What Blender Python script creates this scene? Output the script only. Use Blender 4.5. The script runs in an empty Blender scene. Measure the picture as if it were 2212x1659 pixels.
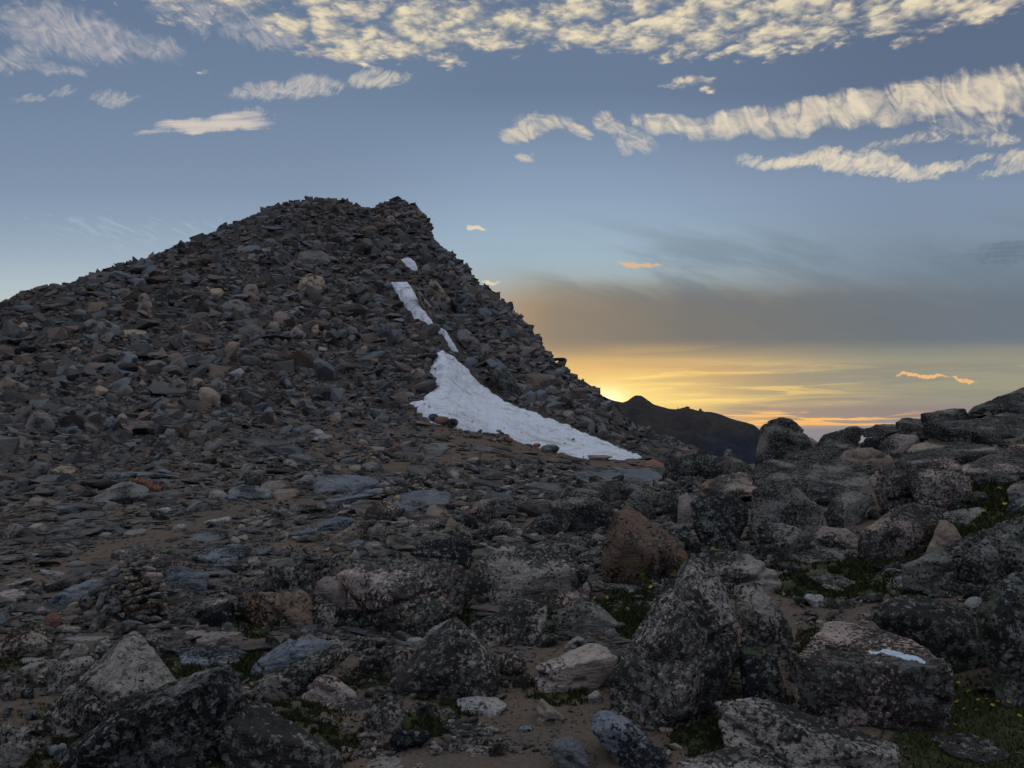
import bpy, bmesh, math, random
import numpy as np
from mathutils import Vector, Matrix

SC = bpy.context.scene
COL = SC.collection
random.seed(7)
RNG = np.random.default_rng(7)

# ------------------------------------------------------------------ camera
F = 1671.0            # focal length in survey units (frame 2212 x 1659)
CX, CY = 1106.0, 829.5
EYE = 1.6
PITCH = math.atan(100.5 / F)
CP, SP = math.cos(PITCH), math.sin(PITCH)
cam_data = bpy.data.cameras.new('camera')
cam_data.sensor_width = 36.0
cam_data.lens = 36.0 * F / 2212.0
cam_data.clip_start = 0.05
cam_data.clip_end = 300000.0
cam = bpy.data.objects.new('camera', cam_data)
cam.location = (0, 0, EYE)
cam.rotation_euler = (math.radians(90) + PITCH, 0, 0)
COL.objects.link(cam)
SC.camera = cam
SC.view_settings.view_transform = 'Standard'
SC.view_settings.look = 'None'
SC.view_settings.exposure = 0.0
SC.view_settings.gamma = 1.0
SC.view_settings.use_curve_mapping = False
SC.cycles.max_bounces = 3
SC.cycles.diffuse_bounces = 1
SC.cycles.use_adaptive_sampling = True
SC.cycles.adaptive_threshold = 0.03
SC.cycles.use_denoising = True
SC.cycles.caustics_reflective = False
SC.cycles.caustics_refractive = False
SUN_EL, SUN_AZ = math.radians(1.4), math.radians(7.0)     # just behind the shoulder of the hill

# ------------------------------------------------------------------ small node language
def lin(c):
    r = []
    for v in c[:3]:
        v = v / 255.0
        r.append(v / 12.92 if v <= 0.04045 else ((v + 0.055) / 1.055) ** 2.4)
    return tuple(r) + (1.0,)

W = None
class NT:
    def __init__(s, tree): s.t = tree
    def node(s, kind, **kw):
        n = s.t.nodes.new(kind)
        for k, v in kw.items(): setattr(n, k, v)
        return n
    def put(s, sock, v):
        if isinstance(v, E): s.t.links.new(v.s, sock)
        elif hasattr(v, 'is_output'): s.t.links.new(v, sock)
        else: sock.default_value = v
    def m(s, op, *a, clamp=False):
        n = s.node('ShaderNodeMath', operation=op, use_clamp=clamp)
        for i, v in enumerate(a): s.put(n.inputs[i], v)
        return E(s, n.outputs[0])
    def ss(s, x, a, b, lo=0.0, hi=1.0):
        n = s.node('ShaderNodeMapRange', interpolation_type='SMOOTHSTEP')
        s.put(n.inputs[0], x)
        if a < b:
            vals = (a, b, lo, hi)
        else:
            vals = (b, a, hi, lo)
        for i, v in enumerate(vals): n.inputs[i + 1].default_value = v
        return E(s, n.outputs[0])
    def vec(s, x, y, z=0.0):
        if s is W and isinstance(z, float) and z: x, y, z = x + z * 13.7, y + z * 7.3, 0.0
        n = s.node('ShaderNodeCombineXYZ')
        for i, v in enumerate((x, y, z)): s.put(n.inputs[i], v)
        return n.outputs[0]
    def noise(s, v, scale=1.0, detail=4.0, rough=0.5, dist=0.0, dims='3D'):
        if s is W: dims = '2D'
        n = s.node('ShaderNodeTexNoise', noise_dimensions=dims)
        s.put(n.inputs['Vector'], v); n.inputs['Scale'].default_value = scale
        n.inputs['Detail'].default_value = detail; n.inputs['Roughness'].default_value = rough
        n.inputs['Distortion'].default_value = dist
        return E(s, n.outputs[0])
    def voro(s, v, scale=1.0, feature='F1', smooth=0.6, out=0):
        n = s.node('ShaderNodeTexVoronoi', feature=feature)
        if s is W: n.voronoi_dimensions = '2D'
        s.put(n.inputs['Vector'], v); n.inputs['Scale'].default_value = scale
        if feature == 'SMOOTH_F1': n.inputs['Smoothness'].default_value = smooth
        return E(s, n.outputs[out])
    def ramp(s, x, stops, interp='LINEAR'):
        n = s.node('ShaderNodeValToRGB')
        cr = n.color_ramp; cr.interpolation = interp
        while len(cr.elements) < len(stops): cr.elements.new(0.5)
        for e, (p, c) in zip(cr.elements, stops):
            e.position = p; e.color = c
        s.put(n.inputs[0], x)
        return n.outputs[0]
    def mix(s, f, a, b, blend='MIX'):
        n = s.node('ShaderNodeMix', data_type='RGBA', blend_type=blend)
        n.clamp_factor = True
        s.put(n.inputs[0], f); s.put(n.inputs[6], a); s.put(n.inputs[7], b)
        return n.outputs[2]

class E:
    def __init__(s, nt, sock): s.n, s.s = nt, sock
    def __add__(s, o): return s.n.m('ADD', s, o)
    __radd__ = __add__
    def __mul__(s, o): return s.n.m('MULTIPLY', s, o)
    __rmul__ = __mul__
    def __sub__(s, o): return s.n.m('SUBTRACT', s, o)
    def __rsub__(s, o): return s.n.m('SUBTRACT', o, s)
    def __truediv__(s, o): return s.n.m('DIVIDE', s, o)
    def max(s, o): return s.n.m('MAXIMUM', s, o)
    def min(s, o): return s.n.m('MINIMUM', s, o)
    def pow(s, o): return s.n.m('POWER', s, o)
    def exp(s): return s.n.m('EXPONENT', s)

# ------------------------------------------------------------------ world: evening sky
world = bpy.data.worlds.new('World')
SC.world = world
world.use_nodes = True
world.node_tree.nodes.clear()
W = NT(world.node_tree)

def build_sky():
    tc = W.node('ShaderNodeTexCoord')
    sp = W.node('ShaderNodeSeparateXYZ')
    W.t.links.new(tc.outputs['Generated'], sp.inputs[0])
    dx, dy, dz = (E(W, sp.outputs[i]) for i in range(3))
    # chart of the sky round the north: tangent-plane coordinates of the direction
    fwd = dy * CP + dz * SP
    up = dz * CP - dy * SP
    fc = fwd.max(0.22)
    px = dx * F / fc + CX
    py = CY - up * F / fc
    front = W.ss(fwd, 0.15, 0.40)
    t = (py + 900.0) / 2000.0
    def pale(c):
        if c[2] <= c[0]: return c
        g = (c[0] + c[1] + c[2]) / 3.0
        return tuple((v + (g - v) * 0.30) * k for v, k in zip(c, (1.0, 1.008, 0.995)))
    def R(stops):
        return W.ramp(t, [((y + 900.0) / 2000.0, lin(pale(c))) for y, c in stops])
    left = R([(-700, (70, 90, 126)), (0, (92, 117, 158)), (200, (102, 128, 167)), (400, (118, 143, 180)), (490, (133, 158, 190)),
              (560, (152, 173, 198)), (620, (172, 188, 200)), (665, (184, 193, 190)), (760, (158, 154, 150)), (930, (128, 124, 128)), (1000, (100, 104, 116))])
    sun = R([(-700, (72, 92, 128)), (0, (92, 116, 155)), (200, (97, 122, 161)), (400, (128, 154, 192)), (500, (143, 171, 201)), (560, (150, 177, 199)),
             (610, (160, 172, 175)), (700, (180, 152, 116)), (750, (184, 155, 114)), (800, (230, 182, 112)), (860, (255, 208, 120)), (930, (225, 175, 110)), (1000, (120, 124, 138))])
    right = R([(-700, (70, 88, 122)), (0, (84, 104, 142)), (200, (88, 108, 146)), (400, (117, 141, 177)), (500, (119, 141, 170)), (600, (112, 130, 152)),
               (740, (134, 134, 124)), (790, (152, 148, 128)), (850, (152, 146, 126)), (890, (141, 134, 134)), (930, (124, 127, 143)), (1000, (108, 116, 134))])
    c = W.mix(W.ss(px, 650, 1120), left, sun)
    c = W.mix(W.ss(px, 1260, 2020), c, right)
    # grey stratus bank
    q1 = W.vec(px * 0.0022 + py * 0.0009, py * 0.011 - px * 0.0028)
    streak = W.noise(q1, 1.0, 5, 0.6)
    q2 = W.vec(px * 0.0011, py * 0.012)
    flat = W.noise(q2, 1.0, 4, 0.5)
    wy = py + (streak - 0.5) * 95.0
    band = W.ss(wy, 575, 660) * W.ss(py + (flat - 0.5) * 44.0, 785, 722) * W.ss(px, 1010, 1180)
    bc = W.ramp((px - 1000.0) / 1300.0, [(0.0, lin((185, 150, 108))), (0.16, lin((140, 126, 108))), (0.38, lin((115, 112, 108))), (0.7, lin((106, 112, 117))), (1.0, lin((102, 113, 128)))])
    c = W.mix(band * (0.84 + streak * 0.2), c, bc)
    # veil above the bank
    veil = W.ss(streak, 0.42, 0.70) * W.ss(py, 430, 560) * W.ss(py, 700, 600) * W.ss(px, 1000, 1500)
    c = W.mix(veil * 0.55, c, lin((112, 126, 140)))
    # lower layered cloud in the glow
    q3 = W.vec(px * 0.0019 + 3.1, py * 0.026 + px * 0.0006, 1.7)
    lay = W.noise(q3, 1.0, 6, 0.6, 0.6)
    m = W.ss(lay, 0.46, 0.60) * W.ss(py, 735, 765) * W.ss(py, 900, 880) * W.ss(px, 1200, 1400)
    c = W.mix(m * 0.62, c, W.mix(W.ss(px, 1400, 1800), lin((190, 156, 112)), lin((142, 138, 124))))
    m = W.ss(lay, 0.46, 0.34) * W.ss(py, 765, 815) * W.ss(py, 880, 862) * W.ss(px, 1230, 1400) * W.ss(px, 2000, 1500)
    c = W.mix(m * 0.6, c, lin((250, 214, 134)))
    q4 = W.vec(px * 0.0034 + 7.0, py * 0.055 + px * 0.0008, 4.0)
    ln = W.noise(q4, 1.0, 6, 0.62, 0.8)
    m = W.ss(ln, 0.50, 0.60) * W.ss(py, 765, 795) * W.ss(py, 885, 865) * W.ss(px, 1300, 1480)
    c = W.mix(m * 0.50, c, W.mix(W.ss(px, 1450, 1850), lin((198, 158, 108)), lin((138, 134, 124))))
    m = W.ss(ln, 0.46, 0.38) * W.ss(py, 780, 810) * W.ss(py, 885, 865) * W.ss(px, 1280, 1380) * W.ss(px, 1980, 1700)
    c = W.mix(m * 0.50, c, lin((255, 214, 122)))
    # purple-grey streaks and orange line low down
    m = W.ss(py, 868, 884) * W.ss(py, 912, 895) * W.ss(px, 1480, 1600)
    c = W.mix(m * 0.65, c, lin((140, 124, 124)))
    m = W.ss(ln, 0.46, 0.56) * W.ss(py, 884, 893) * W.ss(py, 922, 908) * W.ss(px, 1430, 1530) * W.ss(px, 2060, 1800)
    c = W.mix(m * 0.95, c, lin((255, 188, 104)))
    m = W.ss((py + (ln - 0.5) * 8.0 - 917.0).max(0.0) + (917.0 - (py + (ln - 0.5) * 8.0)).max(0.0), 4.0, 1.0) * W.ss(px, 1560, 1640) * W.ss(px, 1980, 1860)
    c = W.mix(m * 0.8, c, lin((250, 182, 112)))
    m = W.ss(py, 918, 930) * W.ss(px, 1500, 1640)
    c = W.mix(m * 0.8, c, lin((122, 126, 141)))
    # sun glow
    ex = (px - 1312.0) / 210.0; ey = (py - 866.0) / 52.0
    g = ((ex * ex + ey * ey) * -1.0).exp() * front
    c = W.mix(g * 0.8, c, lin((255, 226, 138)))
    ex = (px - 1312.0) / 38.0; ey = (py - 864.0) / 24.0
    g = ((ex * ex + ey * ey) * -1.0).exp() * front
    c = W.mix(g, c, (1.5, 1.15, 0.62, 1))

    # ---------------- clouds
    def rot(x0, y0, deg, sx, sy, seed=0.0):
        a = math.radians(deg); ca, sa = math.cos(a), math.sin(a)
        u = (px - x0) * ca + (py - y0) * sa
        v = (py - y0) * ca - (px - x0) * sa
        return u * (1.0 / sx), v * (1.0 / sy)
    warp1 = (W.noise(W.vec(px * 0.012, py * 0.012, 3.3), 1.0, 4, 0.6) - 0.5)
    warp2 = (W.noise(W.vec(px * 0.012, py * 0.012, 9.3), 1.0, 4, 0.6) - 0.5)
    pxw, pyw = px + warp1 * 60.0, py + warp2 * 46.0
    def blob(x0, y0, rx, ry, deg=0.0, k=1.0):
        a = math.radians(deg); ca, sa = math.cos(a), math.sin(a)
        u = ((pxw - x0) * ca + (pyw - y0) * sa) * (1.0 / rx)
        v = ((pyw - y0) * ca - (pxw - x0) * sa) * (1.0 / ry)
        return W.ss(u * u + v * v, 1.8, 0.0) * k
    def many(lst):
        r = None
        for b in lst:
            e = blob(*b); r = e if r is None else r.max(e)
        return r * front
    def fibre(deg, sx, sy, seed, scale=1.0, rough=0.62, dist=1.2, det=5):
        u, v = rot(0, 0, deg, sx, sy)
        return W.noise(W.vec(u, v, seed), scale, det, rough, dist)
    # (1) fibrous clouds: soft body + combed lower edge
    fr = fibre(66, 100.0, 40.0, 2.0, rough=0.50, dist=1.2, det=3)
    fr2 = fibre(8, 64.0, 34.0, 5.0, rough=0.62, dist=1.0)
    M = many([(1500, 272, 90, 19, 12, .8), (1600, 266, 120, 29, -10), (1730, 254, 130, 35, -9), (1860, 232, 140, 40, -10), (2000, 216, 150, 44, -6), (2150, 200, 180, 48, -6), (2400, 190, 240, 60, -6),
              (1420, 270, 50, 18, 16, .7), (2110, 262, 100, 26, 0, .6)])
    d1 = W.ss(M * 1.20 + (fr - 0.5) * 1.5 + (fr2 - 0.5) * 1.3, 0.05, 1.42) * W.ss(M, 0.02, 0.30)
    # (2) rippled thin clouds
    fr3 = fibre(-50, 60.0, 26.0, 7.0, rough=0.62, dist=2.0)
    M2 = many([(1690, 352, 95, 15, 0), (1830, 348, 120, 24, 3), (1945, 366, 80, 15, 8, .9), (2030, 362, 60, 12, -8, .8), (2105, 350, 45, 9, -30, .6), (1980, 300, 110, 14, -12, .5), (2150, 300, 80, 16, 0, .5), (2190, 350, 50, 26, -10, .6), (2160, 372, 50, 10, -10, .6),
               (570, 195, 80, 24, -4, .72), (660, 187, 80, 26, -6, .78), (815, 170, 70, 19, -6, .8), (235, 214, 60, 20, -2, .66), (560, 245, 60, 12, 0, .35), (65, 213, 45, 9, 0, .5), (130, 195, 30, 14, 0, .45)])
    d2 = W.ss(M2 * 1.05 + (fr3 - 0.5) * 1.4 + (fr2 - 0.5) * 1.0, 0.10, 1.30) * W.ss(M2, 0.02, 0.30)
    # (3) steep wisps
    fr4 = fibre(48, 110.0, 40.0, 11.0, rough=0.60, dist=2.2)
    M3 = many([(1130, 290, 50, 22, -6), (1150, 270, 42, 26, 10, .85), (1190, 268, 40, 20, -10, .8), (1245, 280, 36, 14, 14, .8), (1310, 270, 34, 20, 30, .75), (1350, 302, 18, 34, -35, .7), (1385, 300, 40, 24, 30, .62), (1135, 342, 34, 11, 5, .6),
               (150, 70, 170, 56, 12, .8), (300, 92, 100, 32, 14, .7), (60, 120, 110, 30, -14, .6), (110, 148, 90, 14, 8, .6), (430, 40, 40, 46, 25, .62), (500, 25, 60, 40, 30, .5), (370, 20, 60, 30, 30, .42), (560, 70, 90, 36, 10, .6), (240, 118, 40, 17, -8, .9)])
    d3 = W.ss(M3 * 1.05 + (fr4 - 0.5) * 1.5 + (fr2 - 0.5) * 1.3, 0.08, 1.40) * W.ss(M3, 0.02, 0.30)
    # (4) smooth lens
    fr5 = fibre(-4, 160.0, 9.0, 15.0, rough=0.5, dist=0.3)
    M4 = many([(455, 270, 125, 19, -3), (340, 280, 50, 8, -2, .6), (520, 262, 60, 20, 0, .8)])
    d4 = W.ss(M4 * 1.05 + (fr5 - 0.5) * 1.3, 0.10, 1.20) * W.ss(M4, 0.02, 0.30)
    # (5) altocumulus sheet, in the plane of the cloud deck
    zc = dz.max(0.05)
    qx, qy = dx / zc, dy / zc
    big = W.noise(W.vec(qx * 1.3, qy * 1.3, 0.5), 1.0, 4, 0.55)
    w1 = W.noise(W.vec(qx, qy, 1.0), 9.0, 4, 0.6) - 0.5
    w2 = W.noise(W.vec(qx, qy, 6.0), 9.0, 4, 0.6) - 0.5
    cell = W.voro(W.vec(qx + w1 * 0.16, qy + w2 * 0.16), 12.0, 'F1')
    cell2 = W.voro(W.vec(qx * 1.0 + w2 * 0.12, qy + w1 * 0.12, 4.0), 27.0, 'F1')
    det = W.noise(W.vec(qx, qy, 2.0), 30.0, 5, 0.6, 0.5)
    puff = (1.0 - cell * 1.05) * 0.56 + (1.0 - cell2) * 0.30 + (det - 0.5) * 0.42 + (w1 + w2) * 0.5
    edge = py + (big - 0.5) * 150.0 + (W.noise(W.vec(qx * 5.0, qy * 5.0, 8.0), 1.0, 3, 0.6) - 0.5) * 90.0
    line_y = W.ramp((px + 600.0) / 3400.0, [(0.0, (0.0, 0, 0, 1)), (0.24, (0.20, .2, .2, 1)), (0.33, (0.5, .5, .5, 1)), (0.36, (0.80, .8, .8, 1)), (0.385, (0.98, .98, .98, 1)), (0.5, (0.95, .95, .95, 1)), (0.6, (0.95, .95, .95, 1)), (0.76, (0.70, .7, .7, 1)), (0.83, (0.50, .5, .5, 1)), (1.0, (0.35, .35, .35, 1))])
    ly = E(W, line_y)
    cov = W.ss(edge - (ly * 170.0 - 35.0), 34.0, -40.0)
    cov = cov.max(many([(1495, 180, 60, 20, 0, .8), (1025, 495, 26, 7, 10, .0), (448, 154, 12, 6, 0, .6), (935, 146, 18, 8, 0, .6)]))
    far = W.ss(dz, 0.30, 0.62)       # overhead the deck breaks up again
    cov = cov * (1.0 - far * 0.35) * W.ss(dz, 0.12, 0.30)
    d5 = W.ss(puff * 1.15 + cov * 0.95, 0.92, 1.60) * W.ss(cov, 0.0, 0.3)
    # lit / shaded colour
    lit5 = W.ramp(puff, [(0.12, lin((144, 148, 156))), (0.40, lin((182, 176, 164))), (0.62, lin((214, 202, 178))), (0.86, lin((240, 225, 190)))])
    # (6) small warm scraps
    M6 = many([(1368, 573, 40, 6, 4), (1418, 576, 18, 4, 0, .8)])
    d6 = W.ss(M6 + (fr2 - 0.5) * 0.9 + (fr3 - 0.5) * 0.5, 0.3, 0.85) * W.ss(M6, 0.02, 0.30)
    M7 = many([(1990, 816, 66, 5, 1), (2085, 818, 34, 5, 4, .8)])
    d7 = W.ss(M7 + (fr3 - 0.5) * 0.9, 0.3, 0.8) * W.ss(M7, 0.02, 0.30)
    M8 = many([(1028, 495, 20, 6, 12), (1060, 612, 24, 7, 0, .7)])
    d8 = W.ss(M8 + (fr2 - 0.5) * 0.8, 0.3, 0.8) * W.ss(M8, 0.02, 0.30)
    # thin cirrus left of the hill, and grey scraps at the right edge
    M9 = many([(230, 500, 200, 44, 8, .9), (400, 490, 130, 34, 0, .9)])
    fr6 = fibre(24, 60.0, 12.0, 21.0, rough=0.6, dist=0.6)
    d9 = W.ss(M9 * 0.7 + (fr6 - 0.5) * 1.8, 0.45, 1.25) * W.ss(M9, 0.02, 0.30)
    M10 = many([(2180, 545, 110, 26, -8, .9), (2060, 560, 60, 14, 0, .5)])
    d10 = W.ss(M10 * 0.9 + (fr5 - 0.5) * 1.2 + (fr3 - 0.5) * 0.7, 0.3, 1.1) * W.ss(M10, 0.02, 0.30)
    bodyc = W.ramp(fr * 0.6 + fr2 * 0.4, [(0.30, lin((176, 170, 164))), (0.52, lin((214, 202, 182))), (0.70, lin((238, 222, 192)))])
    rc = W.ss(px, 500, 1300)
    wisp = W.mix(rc, lin((190, 184, 184)), lin((226, 211, 184)))
    c = W.mix(d9 * 0.40, c, lin((182, 203, 218)))
    c = W.mix(d10 * 0.60, c, lin((92, 105, 122)))
    c = W.mix(d3 * 0.82, c, wisp)
    c = W.mix(d2 * 0.85, c, W.mix(rc, lin((202, 194, 186)), lin((233, 218, 190))))
    c = W.mix(d4 * 0.9, c, lin((214, 202, 190)))
    c = W.mix(d1 * 0.88, c, bodyc)
    c = W.mix(d5 * 0.93, c, lit5)
    c = W.mix(d6 * 0.75, c, lin((232, 180, 124)))
    c = W.mix(d7 * 0.9, c, lin((242, 186, 120)))
    c = W.mix(d8 * 0.8, c, lin((232, 214, 184)))

    # behind the viewer: unseen dusk sky, darkened low and brightened overhead to top-light rocks; same deck
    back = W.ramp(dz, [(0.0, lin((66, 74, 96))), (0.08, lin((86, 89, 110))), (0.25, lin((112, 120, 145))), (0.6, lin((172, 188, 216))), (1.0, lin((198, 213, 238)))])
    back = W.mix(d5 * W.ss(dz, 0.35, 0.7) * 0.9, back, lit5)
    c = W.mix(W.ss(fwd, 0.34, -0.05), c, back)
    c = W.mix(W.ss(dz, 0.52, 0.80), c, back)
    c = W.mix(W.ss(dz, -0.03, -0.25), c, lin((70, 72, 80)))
    return c

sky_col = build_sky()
nishita = W.node('ShaderNodeTexSky', sky_type='NISHITA')
nishita.sun_disc = False
nishita.sun_elevation = SUN_EL
nishita.sun_rotation = SUN_AZ
nishita.altitude = 4000.0
bg1 = W.node('ShaderNodeBackground'); bg2 = W.node('ShaderNodeBackground')
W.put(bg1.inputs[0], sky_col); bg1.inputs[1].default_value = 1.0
W.t.links.new(nishita.outputs[0], bg2.inputs[0]); bg2.inputs[1].default_value = 0.005
addn = W.node('ShaderNodeAddShader')
W.t.links.new(bg1.outputs[0], addn.inputs[0]); W.t.links.new(bg2.outputs[0], addn.inputs[1])
wout = W.node('ShaderNodeOutputWorld')
W.t.links.new(addn.outputs[0], wout.inputs[0])
world.cycles.sampling_method = 'MANUAL'
world.cycles.sample_map_resolution = 512

sun_d = bpy.data.lights.new('sun', 'SUN')
sun_d.energy = 0.5
sun_d.angle = math.radians(3.0)
sun_d.color = (1.0, 0.72, 0.45)
sun_o = bpy.data.objects.new('sun', sun_d)
sun_dir = Vector((math.sin(SUN_AZ) * math.cos(SUN_EL), math.cos(SUN_AZ) * math.cos(SUN_EL), math.sin(SUN_EL)))
sun_o.rotation_euler = (-sun_dir).to_track_quat('-Z', 'Y').to_euler()
sun_o.location = sun_dir * 50
COL.objects.link(sun_o)

# ------------------------------------------------------------------ numpy noise
def _hash(ix, iy, iz, seed):
    h = (ix * 374761393 + iy * 668265263 + iz * 2147483647 + seed * 1274126177) & 0xFFFFFFFF
    h = ((h ^ (h >> 13)) * 1274126177) & 0xFFFFFFFF
    h = ((h ^ (h >> 16)) * 2246822519) & 0xFFFFFFFF
    return ((h ^ (h >> 15)) & 0xFFFF) / 65535.0

def vnoise(p, seed=0):
    p = np.asarray(p, dtype=np.float64)
    i = np.floor(p).astype(np.int64); f = p - i
    w = f * f * f * (f * (f * 6 - 15) + 10)
    x, y, z = i[:, 0], i[:, 1], i[:, 2]
    r = 0
    for a in (0, 1):
        wa = w[:, 0] if a else 1 - w[:, 0]
        for b in (0, 1):
            wb = w[:, 1] if b else 1 - w[:, 1]
            for c in (0, 1):
                wc = w[:, 2] if c else 1 - w[:, 2]
                r = r + wa * wb * wc * _hash(x + a, y + b, z + c, seed)
    return r * 2 - 1

def fbm(p, octaves=4, seed=0, gain=0.5, ridged=False):
    s, amp, q = 0, 1.0, np.asarray(p, dtype=np.float64)
    for o in range(octaves):
        n = vnoise(q, seed + o * 17)
        s = s + amp * ((1 - 2 * np.abs(n)) if ridged else n)
        q = q * 2.03 + 11.3; amp *= gain
    return s

# ------------------------------------------------------------------ survey: pixel + distance -> place
def ray(px, py, d):
    """world point on the sight line of survey point (px, py) at forward distance d"""
    px, py, d = np.broadcast_arrays(np.asarray(px, float), np.asarray(py, float), np.asarray(d, float))
    u = (px - CX) / F; v = -(py - CY) / F
    k = d / (CP - v * SP)
    return np.stack([u * k, d, EYE + (SP + v * CP) * k], axis=-1)

def row_of(z, d):
    """survey row of height z at forward distance d"""
    r = (np.asarray(z, float) - EYE) / d              # tan of elevation, forward plane
    # (SP + v CP) / (CP - v SP) = r
    v = (r * CP - SP) / (CP + r * SP)
    return CY - v * F

ND = np.array([1.5, 2.4, 3.0, 3.7, 4.7, 5.7, 7.2, 9.9, 13, 18, 26, 36], float)
# column: near heights at ND, then (distance, row) up to the crest
COLS = [
 (-2600, [0, 0, 0, 0, 0, 0, .0, .1, .3, .6, 1.6, 3.4], [(42, 800), (47, 750), (52, 720), (57, 700)]),
 (-600, [0, 0, 0, 0, 0, 0, .02, .1, .25, .5, 1.5, 3.3], [(41, 815), (46, 765), (51, 735), (56, 712)]),
 (0,   [0, 0, 0, 0, 0, 0, .03, .05, .12, .22, 1.15, 3.1], [(41, 815), (47, 758), (54, 704), (61, 656)]),
 (130, [0, 0, 0, 0, 0, 0, .03, .05, .12, .25, 1.0, 2.9], [(42, 812), (50, 738), (58, 672), (66, 619)]),
 (300, [0, 0, 0, 0, 0, 0, .03, .05, .12, .30, .85, 2.5], [(44, 806), (54, 716), (65, 636), (76, 562)]),
 (470, [0, 0, 0, 0, 0, 0, .03, .06, .14, .32, .75, 2.0], [(45, 822), (58, 702), (72, 592), (86, 502)]),
 (620, [0, 0, 0, 0, 0, 0, .03, .06, .16, .32, .68, 1.7], [(46, 832), (62, 682), (79, 554), (94, 442)]),
 (700, [0, 0, 0, 0, 0, 0, .03, .06, .18, .33, .64, 1.5], [(46, 842), (64, 684), (82, 552), (98, 434)]),
 (745, [0, 0, 0, 0, 0, 0, .03, .06, .18, .34, .62, 1.42], [(46, 850), (65, 690), (83, 556), (99, 434)]),
 (785, [0, 0, 0, 0, 0, 0, .03, .06, .18, .34, .60, 1.38], [(46, 856), (66, 694), (84, 558), (100, 451)]),
 (812, [0, 0, 0, 0, 0, 0, .03, .06, .18, .34, .58, 1.32], [(46, 860), (66, 695), (84, 556), (100, 450)]),
 (840, [0, 0, 0, 0, 0, 0, .03, .05, .18, .34, .57, 1.26], [(46, 864), (66, 696), (84, 554), (100, 437)]),
 (865, [0, 0, 0, 0, 0, 0, .03, .05, .18, .34, .56, 1.2], [(46, 868), (66, 698), (84, 554), (100, 436)]),
 (903, [0, 0, 0, 0, 0, 0, .03, .05, .18, .34, .54, 1.12], [(46, 872), (65, 704), (83, 566), (98, 452)]),
 (924, [0, 0, 0, 0, 0, 0, .03, .05, .18, .33, .52, 1.08], [(46, 872), (64, 712), (82, 580), (96, 476)]),
 (938, [0, 0, 0, 0, 0, 0, .03, .05, .18, .33, .50, 1.05], [(46, 872), (63, 724), (80, 600), (93, 520)]),
 (965, [0, 0, 0, 0, 0, 0, .03, .05, .16, .32, .48, 1.0], [(46, 874), (61, 742), (77, 626), (90, 546)]),
 (1000, [0, 0, 0, 0, 0, 0, .03, .05, .15, .3, .44, .9], [(46, 892), (58, 800), (73, 676), (86, 574)]),
 (1032, [0, 0, 0, 0, 0, 0, .03, .05, .14, .28, .40, .82], [(46, 908), (57, 822), (69, 702), (82, 612)]),
 (1062, [0, 0, 0, 0, 0, 0, .03, .05, .13, .26, .36, .74], [(46, 922), (56, 842), (67, 722), (79, 630)]),
 (1100, [0, 0, 0, 0, 0, 0, .03, .05, .12, .24, .32, .62], [(45, 938), (54, 866), (65, 750), (75, 658)]),
 (1140, [0, 0, 0, 0, 0, 0, .03, .05, .12, .22, .26, .48], [(45, 952), (53, 882), (63, 784), (70, 710)]),
 (1190, [0, 0, 0, 0, 0, .01, .04, .06, .12, .2, .2, .3], [(45, 966), (52, 902), (59, 826), (65, 770)]),
 (1240, [0, 0, 0, 0, 0, .02, .05, .08, .12, .18, .14, .15], [(46, 974), (52, 914), (57, 860), (62, 813)]),
 (1290, [0, 0, 0, 0, 0, .03, .06, .10, .13, .16, .08, .0], [(46, 984), (51, 940), (55, 896), (59, 850)]),
 (1320, [0, 0, 0, 0, 0, .03, .07, .12, .14, .16, .05, -.03], [(46, 986), (51, 954), (55, 918), (59, 880)]),
 (1350, [0, 0, 0, 0, 0, .04, .08, .14, .16, .17, .04, -.05], [(46, 987), (51, 968), (55, 940), (59, 908)]),
 (1400, [0, 0, 0, 0, .01, .05, .10, .17, .2, .2, .05, -.08], [(46, 988), (52, 976), (57, 958), (62, 936)]),
 (1500, [0, 0, 0, .02, .04, .07, .13, .22, .3, .32, .15, -.1], [(44, 1000), (50, 995), (58, 986), (66, 974)]),
 (1560, [0, 0, 0, .02, .05, .09, .16, .26, .38, .45, .25, -.1], [(44, 1004), (50, 1004), (58, 1006), (66, 1012)]),
 (1620, [0, 0, 0, .02, .06, .10, .18, .30, .45, .62, .40, 0], [(44, 1010), (50, 1014), (58, 1030), (66, 1060)]),
 (1700, [0, 0, 0, .03, .08, .13, .22, .40, .60, .88, .60, .1], [(44, 1020), (50, 1040), (58, 1080), (66, 1110)]),
 (1800, [0, 0, 0, .03, .09, .16, .24, .46, .78, 1.15, .95, .4], [(44, 1020), (50, 1040), (58, 1080), (66, 1110)]),
 (1900, [0, 0, 0, .04, .10, .20, .27, .53, .98, 1.38, 1.2, .7], [(44, 1000), (50, 1030), (58, 1070), (66, 1110)]),
 (2050, [0, 0, 0, .05, .12, .24, .40, .78, 1.25, 1.82, 1.7, 1.2], [(44, 980), (50, 1020), (58, 1060), (66, 1100)]),
 (2212, [0, 0, .02, .08, .18, .34, .60, 1.05, 1.55, 2.1, 2.2, 1.8], [(44, 960), (50, 1000), (58, 1050), (66, 1090)]),
 (2700, [0, 0, .1, .25, .40, .60, .95, 1.5, 2.1, 2.7, 3.0, 2.6], [(44, 930), (50, 970), (58, 1020), (66, 1070)]),
 (4800, [0, .1, .2, .35, .55, .85, 1.3, 1.9, 2.5, 3.1, 3.4, 3.0], [(44, 930), (50, 970), (58, 1020), (66, 1070)]),
]
colx = np.array([c[0] for c in COLS], float)
KN = len(ND) + 4
kd = np.zeros((len(COLS), KN)); ky = np.zeros((len(COLS), KN))
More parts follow.
